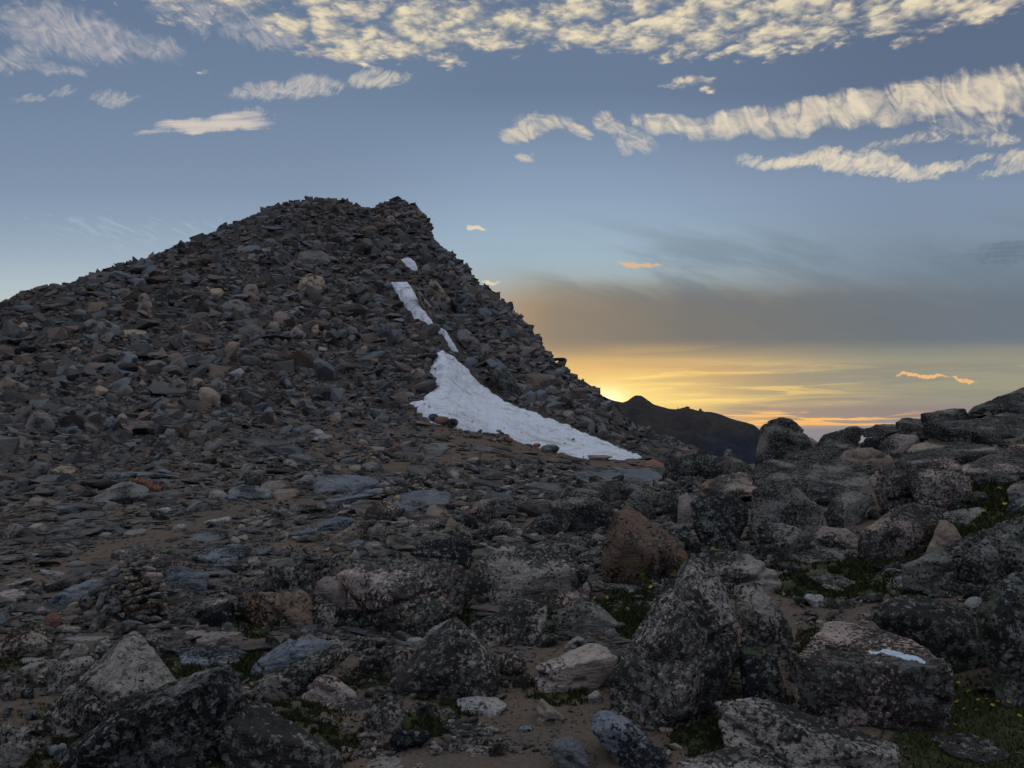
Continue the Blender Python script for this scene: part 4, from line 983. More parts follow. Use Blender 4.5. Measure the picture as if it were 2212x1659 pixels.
B1 Y l 0|yellowish brick-shaped slab right of the grey upright boulder|438,547 520,520 630,520 652,560 600,588 500,582
B1 T l 0|broad grey slab under the yellowish brick-shaped slab|293,642 340,600 470,590 612,600 600,642 440,662 320,668
B1 T b 0|smooth half-dome boulder beside the red-brown block|778,835 830,770 940,700 1040,655 1120,658 1220,690 1290,730 1302,762 1160,795 1040,832 900,842
B1 R b 0|red-brown block leaning behind the half-dome boulder|1138,642 1160,605 1250,605 1330,640 1392,690 1370,722 1310,752 1290,712 1200,682
B1 K s 0|small dark stone right of the red-brown block|1378,722 1400,680 1440,685 1468,720 1430,745 1390,742
B1 G b 0|grey boulder with a dark foot right of the dirt strip|2048,672 2080,600 2140,550 2300,550 2312,642 2200,692 2100,688
B1 P s 0|pink-nosed stone at the left end of the blue slab|1788,812 1800,750 1840,720 1920,725 1962,760 1940,792 1850,805
B1 B l 0|long blue-grey slab beside the pink-nosed stone|1958,792 1970,720 2080,695 2200,700 2350,720 2352,792 2150,812 2000,802
B1 B l 0|long low blue slab right of the soil path|1598,1172 1640,1110 1760,1090 1900,1090 2000,1090 1962,1132 1760,1175
B1 W l 0|pale slab above the long low blue slab|1750,1002 1820,975 1960,950 2000,965 1960,1000 1840,1020
B1 B l 0|broad smooth blue slab beyond the pink block|1658,1312 1720,1250 1850,1200 2000,1185 2100,1200 2152,1250 2100,1292 1900,1332 1750,1332
B1 G l 0|dark humped slab between the soil path and the pink block|943,1292 1000,1240 1120,1225 1240,1240 1312,1270 1250,1312 1100,1332 1000,1312
B1 W l 0|pale flat slab lying on the soil path|1058,1105 1100,1070 1250,1050 1282,1070 1180,1112 1090,1122
B1 W s 0|pinkish-white chip left of the pale slab on the soil path|828,1112 870,1090 940,1080 972,1095 900,1122
B1 W s 0|pale pink rounded flat stone right of the soil path|1478,1075 1510,1020 1580,1010 1627,1040 1560,1078
B1 K s 0|dark flat stone at the end of the soil path|1138,1222 1180,1180 1250,1180 1272,1210 1200,1228
B1 B l 0|thin light blue slab on the soil left of the cairn|558,1365 620,1330 740,1335 742,1362 620,1377
B1 W l 0|long bleached slab left of the cairn on bare soil|348,1410 440,1415 560,1435 572,1458 440,1440
B1 P s 0|reddish mound at the left edge above the soil path|30,1112 70,1020 150,1000 212,1040 170,1102 60,1162
B1 Y s 0|tan slab right of the reddish mound|238,1042 300,1005 412,1010 402,1042 300,1062
B1 T s 0|pale faceted stone above the flat-faced boulder|1198,322 1230,260 1280,235 1352,255 1362,290 1280,332 1210,348
B1 B s 0|bluish leaning stone right of the pale faceted stone|1328,362 1360,300 1450,285 1482,310 1400,382
B1 T b 0|angular grey boulder on the lower talus below the tall stones|1758,392 1765,300 1850,285 1920,280 1932,332 1880,362 1790,412
B1 T s 0|square-cut block on the dirt at the talus foot|1173,197 1180,125 1332,120 1327,162 1260,202
B1 Y s 0|tan round-topped stone left of the square-cut block|998,142 1020,70 1060,50 1102,90 1080,142 1030,158
B1 B s 0|grey tooth-like stone left of the tan round-topped one|885,162 920,100 970,85 1002,130 990,182 930,218
B1 T s 0|small upright block above the square-cut block|1083,82 1095,0 1140,-5 1152,60 1120,85
B1 T s 0|light squarish stone at the lower talus above the pale chips|1543,117 1580,60 1667,60 1662,102 1600,128
B1 T s 0|faceted grey stone under the light squarish stone|1608,272 1640,210 1700,200 1732,262 1690,292
B1 L s 0|greenish flat leaning slab beside the tall thin stones|1283,472 1340,420 1422,395 1392,442 1330,482
H2 T b 0|brown boulder, upper one of the tan pair on the left slope|508,905 560,875 640,870 700,900 742,940 690,982 600,1002 540,955
H2 Y l 0|long tan slab with a shadow under it on the left slope|648,995 700,940 780,930 912,950 912,982 830,972 750,992 680,1002
H2 T b 0|big flat-faced grey slab with a black gap under it on mid slope|1448,982 1480,940 1570,900 1640,930 1662,982 1620,1012 1500,1014
H2 N b 0|upright reddish pillar-like boulder high on the left slope|1503,772 1510,680 1550,655 1600,665 1622,762 1580,787
H2 Y s 0|square tan stone left of the pillar-like boulder|1310,732 1300,690 1380,685 1397,722 1350,762
H2 T b 0|wide pale shattered slab below the pillar-like boulder|1338,832 1400,770 1480,750 1560,790 1572,842 1450,862
H2 Y b 0|tan-topped boulder on the upper slope left of the snow strip|1848,682 1870,620 1930,590 2022,625 2022,682 1960,702 1890,712
H2 T l 0|dark block-like slab on the upper slope|1853,512 1870,455 2010,450 2062,500 2052,527 1920,527
H2 K b 0|dark arched rock over a black hollow on the left slope|948,772 980,700 1080,690 1122,710 1090,752 1000,782
H2 N s 0|reddish stacked-looking upright stone left of the dark hollow|848,832 870,720 910,715 947,770 942,842
H2 B b 0|round grey-blue boulder on the lower left slope|718,1142 740,1085 800,1075 862,1110 842,1172 780,1207 735,1192
H2 T s 0|rounded stone left of the round grey-blue boulder|638,1190 660,1150 710,1150 740,1190 700,1215 655,1210
H2 T b 0|flat round-edged boulder right of the round grey-blue one|893,1182 930,1135 1000,1130 1047,1160 1000,1212 930,1217
H2 T b 0|standing angular boulder on the lower slope|1063,1342 1070,1260 1110,1240 1162,1280 1152,1342 1110,1352
H2 Y b 0|tan boulder with a pale crown on the lower slope|1233,1372 1240,1300 1300,1300 1377,1350 1372,1392 1290,1407
H2 T b 0|grey boulder just behind the tan pale-crowned one|1288,1292 1340,1245 1380,1240 1412,1290 1402,1332 1350,1332
H2 N b 0|wedge boulder with a pale top at the left edge of the slope|-20,1292 30,1235 90,1255 182,1300 172,1332 50,1332 -20,1325
H2 P s 0|pink pointed stone right of the big flat-faced slab|1778,992 1830,920 1870,905 1912,960 1872,1012
H2 N s 0|tilted reddish stone touching the pink pointed one|1905,952 1980,905 1987,960 1952,992
H2 W s 0|long pale stone on the lower slope at centre|1413,1217 1500,1180 1527,1215 1492,1242
H2 K b 0|hooked dark boulder sticking up on the left skyline of the hill|1338,348 1360,300 1412,270 1422,320 1405,348
H2 K s 0|finger-like stone pointing left on the skyline|1083,428 1090,414 1125,430 1118,445
H2 K b 0|long dark blocks forming the skyline at far left of the hill|370,706 410,662 560,640 600,660 590,700 450,715
H2 T s 0|rounded grey stone below the pillar-like boulder|1733,732 1760,695 1830,700 1842,742 1780,757
H2 W s 0|pale faceted stone at mid slope left of the snow strip|1818,812 1880,795 1922,835 1882,857
H2 T s 0|smooth light stone left of the pale faceted stone|1628,820 1655,790 1720,798 1715,832 1660,838
H1 T b 0|huge plate leaning left on the right-hand rib of the hill|820,1282 860,1220 920,1240 1000,1320 1022,1382 960,1397 860,1342
H1 T b 0|upright leaning plate below the huge left-leaning plate|1000,1440 1060,1350 1100,1360 1090,1430 1042,1512
H1 B b 0|great bluish plate low on the right-hand rib|1060,1502 1110,1450 1200,1500 1292,1632 1260,1662 1150,1622
H1 N b 0|long reddish plate dipping right on the upper rib|588,852 620,820 690,880 772,982 770,1042 680,1002
H1 K s 0|dark pointed plate right of the long reddish plate|775,992 810,975 882,1082 850,1112
H1 N s 0|brown plate just left of the dark pointed plate|608,1000 640,950 710,960 722,1012 660,1020
H1 N b 0|narrow sloping plate alongside the upper snow strip|440,862 500,895 600,1040 662,1102 600,1102
H1 T s 0|rounded pale plate in the middle of the rib|848,1172 880,1130 945,1150 947,1195 880,1202
H1 B s 0|bluish boulder beside the gap between the snow patches|708,1212 730,1170 810,1180 822,1220 760,1230
H1 K b 0|squarish knob on the right-hand summit of the hill|308,235 315,190 350,178 397,190 402,232
H1 K b 0|rounded knob left of the squarish summit knob|238,235 270,190 305,195 302,235
H1 N b 0|pinkish boulder just under the right-hand summit|240,352 260,310 310,305 325,345 290,368
H1 T s 0|jutting stone under a black crack on the rib|738,800 770,752 810,765 815,800 770,808
H3 T b 0|squat pale boulder with a cleft near the lower rib|1293,652 1330,580 1390,575 1427,662 1380,672 1350,645
H3 T b 0|grey faceted boulder on the lower rib|1188,522 1200,475 1240,470 1277,500 1230,542
H3 K b 0|very large dark plate above the snowfield's right edge|770,262 830,275 930,300 1020,440 1012,482 900,422 830,342
H3 T s 0|pale slab at the right foot of the rib near the snow tip|1858,822 1900,820 1962,880 1940,897 1890,872
H3 T s 0|grey block on the lower rib above the snowfield|1498,712 1510,660 1550,665 1552,735 1520,742
H3 T s 0|bluish tilted block near the right end of the rib|1700,762 1720,718 1775,745 1782,790 1740,788
'''

def hull_planes(P, merge=26.0):
    bm = bmesh.new()
    for p in P: bm.verts.new(p)
    bmesh.ops.convex_hull(bm, input=bm.verts)
    bm.faces.ensure_lookup_table()
    pl = []
    used = set()
    for f in bm.faces:
        f.normal_update()
        if f.calc_area() < 1e-9: continue
        n = f.normal; c = f.verts[0].co
        pl.append((n.x, n.y, n.z, n.dot(c), f.calc_area()))
        for v in f.verts: used.add(tuple(v.co))
    bm.free()
    H = np.array(list(used))
    c = H.mean(axis=0)
    pl = np.array(pl)
    sgn = np.sign(pl[:, 3] - pl[:, :3] @ c); pl[:, :4] *= sgn[:, None]
    # few large faces: merge hull faces that point nearly the same way
    keep = []
    for q in pl[np.argsort(-pl[:, 4])]:
        lim = math.cos(math.radians(merge * (.55 if abs(q[1]) < .35 else 1.0)))
        if all(q[:3] @ k[:3] < lim for k in keep):
            keep.append(np.array([q[0], q[1], q[2], (H @ q[:3]).max() * .45 + q[3] * .55]))
    return np.array(keep), c, H

_ico = {}
def ico(level):
    if level not in _ico:
        bm = bmesh.new(); bmesh.ops.create_icosphere(bm, subdivisions=level, radius=1.0)
        V = np.array([v.co[:] for v in bm.verts]); Fc = np.array([[v.index for v in f.verts] for f in bm.faces])
        bm.free(); _ico[level] = (V, Fc)
    return _ico[level]

def rock_geometry(P, level, seed, rough=1.0, sharp=22.0, layer=0.5, cuts=5, merge=26.0):
    """rounded hull of the points P with chipped facets and layered relief; returns verts, faces"""
    rng = np.random.default_rng(seed)
    pl, c, H = hull_planes(P, merge)
    A = np.cov((H - c).T) + np.eye(3) * 1e-9
    w, U = np.linalg.eigh(A); ext = np.sqrt(np.maximum(w, w.max() * 0.02)) * 1.7
    I, Fc = ico(level)
    X = I * ext @ U.T
    r0 = np.linalg.norm(X, axis=1); dirs = X / r0[:, None]
    dist = np.maximum(pl[:, 3] - pl[:, :3] @ c, ext.min() * 0.08)
    # chips: extra planes that shave corners
    for _ in range(cuts):
        nn = rng.normal(size=3); nn /= np.linalg.norm(nn)
        s = ((H - c) @ nn).max()
        pl = np.vstack([pl, [*nn, 0]]); dist = np.append(dist, s * rng.uniform(.86, .97))
    g = np.maximum(dirs @ (pl[:, :3] / dist[:, None]).T, 0)
    gs = (g ** sharp).sum(axis=1) ** (1 / sharp)
    r = 1.0 / gs
    m = float(np.cbrt(np.prod(ext))) * 1.2
    Q = dirs * r[:, None]
    o = rng.uniform(-50, 50, 3)
    # layering along a tilted axis
    ax = np.array([rng.normal() * .35, rng.normal() * .35, 1.0]); ax /= np.linalg.norm(ax)
    f1 = fbm(Q * (1.5 / m) + o, 4, seed % 97, 0.5)
    f2 = fbm(Q * (4.5 / m) + o, 4, seed % 89 + 5, 0.55, True)
    lay = Q @ ax
    L = vnoise(np.stack([lay * 16.0 / (0.35 + 0.65 * m) + f1 * 1.2, f1 * 0.5, 0 * lay], 1) + o, 3)
    f3 = vnoise(Q * (2.6 / m) + o * 2, 61)
    step = np.round(f3 * 3.0) / 3.0 * 0.7 + f3 * 0.3          # broken, stepped faces
    r = r + m * rough * (f1 * 0.018 - np.maximum(f2, 0) ** 2 * 0.022 + L * 0.026 * layer + step * 0.022)
    # a few open cracks
    if level >= 4:
        for _ in range(int(rng.integers(1, 4))):
            nn = rng.normal(size=3); nn /= np.linalg.norm(nn)
            off = rng.uniform(-.5, .5) * m * .8
            dc = np.abs(Q @ nn - off + f1 * .05 * m + f3 * .02 * m)
            r = r - np.exp(-(dc / (.012 + .012 * m)) ** 2) * (.022 + .05 * m) * (vnoise(Q * 2 / m + o, 71) > -.25)
    if level >= 4:
        Q2 = dirs * r[:, None]
        r = r + rough * (fbm(Q2 * 14.0 + o, 4, 40, 0.65) * 0.0075 + fbm(Q2 * 5.0 + o, 2, 44, .5, True) * 0.006) * min(1.0, m * 3)
    V = dirs * r[:, None] + c
    return V, Fc

def rock_points(out, ridges, ybase, seed, depth_k=1.0, d0=None, table=None):
    """hull points of a rock from its surveyed outline (survey units)"""
    rng = np.random.default_rng(seed)
    x, y = out[:, 0], out[:, 1]
    wpx, hpx = x.max() - x.min(), y.max() - y.min()
    cx = (x.max() + x.min()) / 2
    yb = ybase if ybase else y.max()
    if d0 is None:
        d0 = float(ground_at(cx, yb)[0])
        if not np.isfinite(d0):
            b = int(np.clip(round((cx + 700) / 4), 0, len(PXB) - 1)); d0 = float(TD[b, -1]) - 0.3
    w, h = wpx * d0 / F, hpx * d0 / F
    flat = h < 0.42 * w
    kk = (0.85 * w if flat else 0.50 * min(w, 1.25 * h)) * depth_k
    frac = np.clip((max(yb, y.max()) - y) / max(hpx, 1), 0, 1)
    dt = ground_at(x, y)
    dd = np.minimum(np.maximum(dt, d0), d0 + kk * frac)
    dd = np.where(dt < d0, d0, dd)
    if table is not None:      # flat-topped rock: the upper outline lies on the level z = table
        r1 = ray(x, y, 1.0) - np.array([0, 0, EYE])
        dp = np.where(r1[:, 2] < -1e-3, (table - EYE) / np.minimum(r1[:, 2], -1e-3), 99)
        up_ = dp > d0 - .15
        dd = np.where(up_ & (dp < d0 + 2.5), dp, d0 + .12)
        pts = ray(x, y, dd); lowq = pts[up_].copy(); lowq[:, 2] = 0.0
        fr_ = []
        for rx, ry, k in ridges:
            q = ray(rx, ry, 1.0) - np.array([0, 0, EYE])
            fr_.append(np.array([0, 0, EYE]) + q * min((table - EYE) / q[2], d0 + .3) if k < 0 else ray(rx, ry, d0 - k))
        bot = pts[~up_].copy(); bot[:, 2] -= .12
        return np.concatenate([pts, lowq, np.array(fr_), bot]), d0, w, h
    P = [ray(x, y, dd)]
    c = np.array([x.mean(), (y.max() + y.min()) / 2])
    m = min(w, 1.4 * h) if not flat else 0.5 * w
    lin_d = lambda yy: d0 + (kk * np.clip((yb - yy) / max(hpx, 1), 0, 1)) * 0.85
    if len(ridges):
        for rx, ry, k in ridges:
            P.append(ray(rx, ry, max(lin_d(ry) - k * m, d0 * 0.72))[None])
    else:
        n = 4
        a0 = rng.uniform(0, len(out))
        for i in range(n):
            q = out[int(a0 + i * len(out) / n) % len(out)]
            t = rng.uniform(.25, .62); p = c + (q - c) * t
            P.append(ray(p[0], p[1], lin_d(p[1]) - rng.uniform(.06, .2) * m)[None])
    # body behind the outline
    bk = c + (out - c) * 0.80
    P.append(ray(bk[:, 0], bk[:, 1] + 0.0 * hpx, lin_d(bk[:, 1]) + (0.45 if flat else 0.55) * m + 0.0))
    bk = c + (out - c) * 0.45
    P.append(ray(bk[:, 0], bk[:, 1] + 0.1 * hpx, lin_d(bk[:, 1]) + 0.85 * m))
    low = y > y.max() - 0.35 * hpx
    Q = ray(x[low], y[low], dd[low]); Q[:, 2] -= 0.22 * h + 0.02
    P.append(Q)
    P = np.concatenate(P)
    # nothing needs to reach far below the ground
    return P, d0, w, h

def to_survey(sheet, pts):
    ox, oy, k = SHEET[sheet]
    p = np.array(pts, float)
    p[:, 0] = (ox + p[:, 0] * k) * 2212 / 4032; p[:, 1] = (oy + p[:, 1] * k) * 2212 / 4032
    return p

KIND = {'b': ('boulder', 'boulder'), 's': ('stone', 'stone'), 'l': ('flat_rock', 'slab')}
placed = []      # survey boxes of placed rocks, to keep scree off them
rock_log = {}
landmarks = []
def level_for(px1024):
    return 6 if px1024 > 135 else 5 if px1024 > 52 else 4 if px1024 > 22 else 3

for i, ln in enumerate([l for l in ROCKS.strip().split('\n')]):
    head, label, geo = ln.split('|')
    sh, st, kd_, yb = head.split(); yb = float(yb)
    parts = geo.split(';')
    out = to_survey(sh, [tuple(map(float, p.split(','))) for p in parts[0].split()])
    mid = np.array([(out[:, 0].max() + out[:, 0].min()) / 2, (out[:, 1].max() + out[:, 1].min()) / 2])
    if sh in ('B3', 'B4') and st == 'G': st = 'D'
    if 'large orange-brown' in label: st = 'OB'
    if 'puddle on it' in label: st = 'PP'
    if 'clean pale pink oblong' in label: st = 'PW'
    out = mid + (out - mid) * (1.08 if sh in ('B3', 'B4') else 1.03)
    rid = []
    if len(parts) > 1:
        rr = [tuple(map(float, p.split(','))) for p in parts[1].split()]
        q = to_survey(sh, [r[:2] for r in rr]); rid = [(a, b_, r[2]) for (a, b_), r in zip(q, rr)]
    ybs = float(to_survey(sh, [(0, yb)])[0, 1]) if yb else 0
    P, d0, w, h = rock_points(out, rid, ybs, 100 + i, table=.40 if 'puddle on it' in label else None)
    px1024 = max(out[:, 0].max() - out[:, 0].min(), out[:, 1].max() - out[:, 1].min()) / 2.16
    hill = sh[0] == 'H'
    V, Fc = rock_geometry(P, level_for(px1024) if not hill else 3, 100 + i, 0.7 if hill else .9, 60.0, {'G': .8, 'B': 1.0}.get(st, .5), (0 if rid else 3) if px1024 > 52 else 6, 15.0 if rid else 26.0)
    org = V.mean(axis=0); org[2] = V[:, 2].min()
    nm, cat = KIND[kd_]
    o = link(nm, make_mesh(nm, V - org, Fc, M[st], not hill), loc=org, label=label, category=cat)
    placed.append((out[:, 0].min(), out[:, 0].max(), out[:, 1].min(), out[:, 1].max(), d0))
    rock_log[label] = (o, V, Fc, d0)
    landmarks.append(((out[:, 0].max() + out[:, 0].min()) / 2, (out[:, 1].max() + out[:, 1].min()) / 2, out[:, 0].max() - out[:, 0].min(), out[:, 1].max() - out[:, 1].min(), label))

TONE = {'T': 'grey-brown', 'N': 'brown', 'B': 'blue-grey', 'Y': 'tan', 'W': 'pale', 'G': 'lichened grey', 'P': 'pinkish', 'K': 'blackish', 'D': 'dark'}
used_rel = set()
def tell(x, y, mat, noun):
    """says where a loose rock lies by the nearest described rock; every relation is used once per tone"""
    best = sorted(landmarks, key=lambda l: ((x - l[0]) / (30 + l[2])) ** 2 + ((y - l[1]) / (20 + l[3])) ** 2)[:9]
    for lx, ly, lw, lh, lb in best:
        words_ = lb.split()
        if len(words_) > 11: continue
        dx, dy = (x - lx) / (lw + 20), (y - ly) / (lh + 14)
        rel = ('left of' if dx < 0 else 'right of') if abs(dx) > abs(dy) else ('behind' if dy < 0 else 'in front of')
        key = (rel, lb)
        if key in used_rel: continue
        txt = f"{TONE.get(mat, 'grey')} {noun} {rel} the {lb}"
        if len(txt.split()) > 16: continue
        used_rel.add(key)
        return txt
    return None

# ------------------------------------------------------------------ snow
def poly_sd(px, py, poly):
    """signed distance to a polygon in survey units, positive inside"""
    poly = np.array(poly, float); n = len(poly)
    inside = np.zeros(px.shape, bool); best = np.full(px.shape, 1e9)
    for i in range(n):
        x1, y1 = poly[i]; x2, y2 = poly[(i + 1) % n]
        cond = ((y1 > py) != (y2 > py)) & (px < (x2 - x1) * (py - y1) / (y2 - y1 + 1e-12) + x1)
        inside ^= cond
        t = np.clip(((px - x1) * (x2 - x1) + (py - y1) * (y2 - y1)) / ((x2 - x1) ** 2 + (y2 - y1) ** 2 + 1e-12), 0, 1)
        best = np.minimum(best, np.hypot(px - x1 - t * (x2 - x1), py - y1 - t * (y2 - y1)))
    return np.where(inside, best, -best)

SNOW = [
 ('large snowfield tapering right at the foot of the rocky hill',
  [(938, 768), (955, 765), (970, 769), (985, 775), (1005, 800), (1040, 835), (1090, 868), (1150, 893), (1210, 915), (1270, 940), (1330, 968), (1390, 990), (1330, 995), (1262, 995), (1200, 976), (1140, 960), (1096, 948), (1060, 936), (1020, 930), (985, 922), (955, 917),
   (928, 906), (912, 897), (903, 888), (906, 878), (886, 874), (902, 870), (922, 872), (913, 862), (928, 850), (940, 838), (944, 815), (928, 800), (936, 786)], 2.2, .42),
 ('upper snow patch, a slanting band in the gully of the hill', [(843, 613), (880, 611), (893, 622), (906, 650), (926, 684), (938, 704), (915, 692), (896, 682), (888, 668), (873, 655), (860, 632)], 1.5, .40),
 ('thin crooked strip of snow between the upper patch and the snowfield', [(944, 706), (958, 713), (975, 733), (991, 756), (976, 752), (962, 729), (948, 714)], 1.2, .42),
 ('small topmost snow patch below the right-hand summit', [(864, 560), (885, 560), (898, 567), (904, 578), (890, 576), (877, 570)], 1.2, .45),
]
for label, poly, step, thick in SNOW:
    pa = np.array(poly, float)
    xs = np.arange(pa[:, 0].min() - 8, pa[:, 0].max() + 8, step); ys = np.arange(pa[:, 1].min() - 8, pa[:, 1].max() + 8, step)
    X, Y = np.meshgrid(xs, ys, indexing='ij')
    sd = poly_sd(X, Y, poly)
    sd = sd + fbm(np.stack([X.ravel() * .09, Y.ravel() * .14, 0 * X.ravel()], 1), 4, 77).reshape(X.shape) * (2.6 if step > 2 else 1.2)
    keep = sd > -3.5
    P, d = place(X.ravel(), Y.ravel())
    px_m = P[:, 1] / F
    sdm = sd.ravel() * px_m                       # metres from the edge
    e = np.clip(sdm / 0.5 * (1.0 if step > 2 else 1.6), -1, 1)
    P[:, 2] += np.where(e > 0, thick * e ** 0.6, 0.5 * e) + (fbm(P * np.array([1.5, .9, 0]) * 1.1, 4, 12, .6, True) * 0.075 + fbm(P * np.array([1, 1, 0]) * .3, 2, 13) * .12) * np.clip(e, 0, 1)
    P[:, 2] -= bump_z(P) * 0.6 * np.clip(e, 0, 1)
    idx = np.arange(X.size).reshape(X.shape)
    Fc = np.stack([idx[:-1, :-1], idx[:-1, 1:], idx[1:, 1:], idx[1:, :-1]], -1).reshape(-1, 4)[:, ::-1]
    ok = keep.ravel()[Fc].all(axis=1)
    Fc = Fc[ok]
    used = np.unique(Fc); remap = -np.ones(X.size, int); remap[used] = np.arange(len(used))
    V = P[used]; org = V.mean(axis=0)
    link('snow_patch', make_mesh('snow_patch', V - org, remap[Fc], M['snow'], True), loc=org, label=label, category='snow patch')

# little stones melted out on the snow
rngs = np.random.default_rng(91); sx_, sy_ = rngs.uniform(890, 1390, 900), rngs.uniform(780, 992, 900)
sdv_ = poly_sd(sx_, sy_, SNOW[0][1]); okk = (sdv_ > 3) & ((sdv_ < 16) | (rngs.uniform(size=900) < .10)) & (rngs.uniform(size=900) < np.where(sx_ < 1000, .5, .22))
SNOW_BITS = (sx_[okk], sy_[okk])
def in_snow(px, py, margin=2.0):
    r = np.zeros(px.shape, bool)
    for _, poly, _, _ in SNOW:
        r |= poly_sd(px, py, poly) > margin
    return r

# ------------------------------------------------------------------ loose stones
def make_protos(n, plate, seed, sub=0):
    rng = np.random.default_rng(seed); out = []
    for i in range(n):
        k = rng.integers(9, 15)
        P = rng.uniform(-1, 1, (k, 3)); P /= np.maximum(np.abs(P).max(axis=1, keepdims=True), .55) ** 0.8
        asp = np.array([1.0, rng.uniform(.55, .9), rng.uniform(*plate)])
        P = P * asp
        if sub:
            V, Fc = rock_geometry(P * 0.5, 2, seed + i, 0.9, 36.0, .8, 4); V = V * 2
        else:
            bm = bmesh.new()
            for p in P: bm.verts.new(p)
            bmesh.ops.convex_hull(bm, input=bm.verts)
            for v in [v for v in bm.verts if not v.link_faces]: bm.verts.remove(v)
            bmesh.ops.recalc_face_normals(bm, faces=bm.faces)
            bmesh.ops.triangulate(bm, faces=bm.faces)
            bm.verts.ensure_lookup_table(); bm.verts.index_update()
            V = np.array([v.co[:] for v in bm.verts]); Fc = np.array([[v.index for v in f.verts] for f in bm.faces]); bm.free()
        out.append((V, Fc))
    return out
PL = make_protos(14, (.20, .42), 11)          # plates, few faces
BL = make_protos(10, (.45, .80), 12)          # blocks, few faces
PLS = make_protos(8, (.16, .36), 13, 1)       # plates, finer
BLS = make_protos(8, (.45, .80), 14, 1)

def rot_matrices(nrm, yaw, tilt_rng, rng):
    n = len(nrm)
    z = nrm + rng.normal(size=(n, 3)) * tilt_rng[:, None]
    z /= np.linalg.norm(z, axis=1, keepdims=True)
    a = np.stack([np.cos(yaw), np.sin(yaw), 0 * yaw], 1)
    x = a - z * (a * z).sum(1, keepdims=True); x /= np.linalg.norm(x, axis=1, keepdims=True)
    y = np.cross(z, x)
    return np.stack([x, y, z], 1)      # rows are axes

def scatter(px, py, size_px, protos, seed, tilt=.25, sink=.3, stretch=1.0, yaw_mu=None):
    """returns list of per-stone (verts, faces) baked as big arrays plus tint/hue"""
    rng = np.random.default_rng(seed)
    P, d = place(px, py)
    ok = np.isfinite(d)
    P, d, px, py, size_px = P[ok], d[ok], px[ok], py[ok], size_px[ok]
    P1, _ = place(px + 4, py); P2, d2 = place(px, py + 4)
    nr = np.cross(P1 - P, P - P2); nr *= np.sign(nr[:, 2:3] + 1e-9); nr /= np.linalg.norm(nr, axis=1, keepdims=True) + 1e-9
    up = np.array([0, 0, 1.0]); nr = nr * .55 + up * .45
    yaw = rng.uniform(0, 6.28, len(P)) if yaw_mu is None else rng.normal(yaw_mu, .6, len(P))
    R = rot_matrices(nr, yaw, np.abs(rng.normal(0, tilt, len(P))), rng)
    S = size_px * d / F * 0.5
    which = rng.integers(0, len(protos), len(P))
    tint = rng.beta(2.2, 2.6, len(P)); hue = rng.uniform(0, 1, len(P))
    Vs, Fs, Ts, Hs = [], [], [], []; base = 0
    for k, (pv, pf) in enumerate(protos):
        I = np.where(which == k)[0]
        if not len(I): continue
        sc = S[I][:, None, None] * rng.uniform(.8, 1.2, (len(I), 1, 3)) * np.array([stretch, 1, 1])
        V = np.einsum('nij,njk->nik', pv[None] * sc, R[I]) + P[I][:, None, :]
        hgt = (np.abs(pv).max(axis=0)[2]) * S[I]
        V[:, :, 2] += (hgt * (1 - 2 * sink) * 0.6)[:, None]
        Fc = pf[None] + (np.arange(len(I)) * len(pv))[:, None, None] + base
        base += len(I) * len(pv)
        Vs.append(V.reshape(-1, 3)); Fs.append(Fc.reshape(-1, 3))
        Ts.append(np.repeat(tint[I], len(pv))); Hs.append(np.repeat(hue[I], len(pv)))
    return np.concatenate(Vs), np.concatenate(Fs), np.concatenate(Ts), np.concatenate(Hs)

def stuff(name, pieces, label):
    Vs, Fs, Ts, Hs = [], [], [], []; b = 0
    for V, Fc, T, H in pieces:
        Vs.append(V); Fs.append(Fc + b); Ts.append(T); Hs.append(H); b += len(V)
    me = make_mesh(name, np.concatenate(Vs), np.concatenate(Fs), M['S'], False, {'tint': np.concatenate(Ts), 'hue': np.concatenate(Hs)})
    link(name, me, kind='stuff', label=label)

FOOT = lambda px: np.interp(px, [-600, 0, 300, 600, 900, 1300, 2300], [15, 17, 22, 29, 41, 46, 40])
BARE = [(300, 1175, 190, 26, -14), (430, 1130, 170, 16, -16), (120, 1235, 150, 20, -12), (830, 1005, 110, 14, 0), (960, 985, 120, 12, 0), (1150, 975, 110, 16, 8), (1050, 955, 120, 10, 6), (420, 1255, 60, 8, 0),
        (1170, 1500, 140, 70, 0), (1240, 1580, 120, 60, 0), (1210, 1410, 110, 26, 0), (560, 1385, 60, 14, 0), (100, 1520, 110, 40, 0), (1820, 1222, 90, 10, 0), (760, 1430, 60, 14, 0), (620, 1085, 60, 10, 0), (300, 1320, 60, 10, 0), (600, 1180, 80, 8, 0)]
def bareness(px, py):
    r = np.zeros(px.shape)
    for x, y, rx, ry, a in BARE:
        ca, sa = math.cos(math.radians(a)), math.sin(math.radians(a))
        u = ((px - x) * ca + (py - y) * sa) / rx; v = ((py - y) * ca - (px - x) * sa) / ry
        r = np.maximum(r, np.clip(1.5 - np.hypot(u, v), 0, 1))
    return r

BX = np.array(placed)
def near_placed(px, py, shrink=.12):
    r = np.zeros(px.shape, bool)
    for x0, x1, y0, y1, d in BX:
        w, h = x1 - x0, y1 - y0
        r |= (px > x0 + w * shrink) & (px < x1 - w * shrink) & (py > y0 + h * .35) & (py < y1 - h * .02)
    return r

def sample(n, x0, x1, y0, y1, seed):
    rng = np.random.default_rng(seed)
    return rng.uniform(x0, x1, n), rng.uniform(y0, y1, n), rng

crest_at = lambda px: np.interp(px, PXB, CREST)

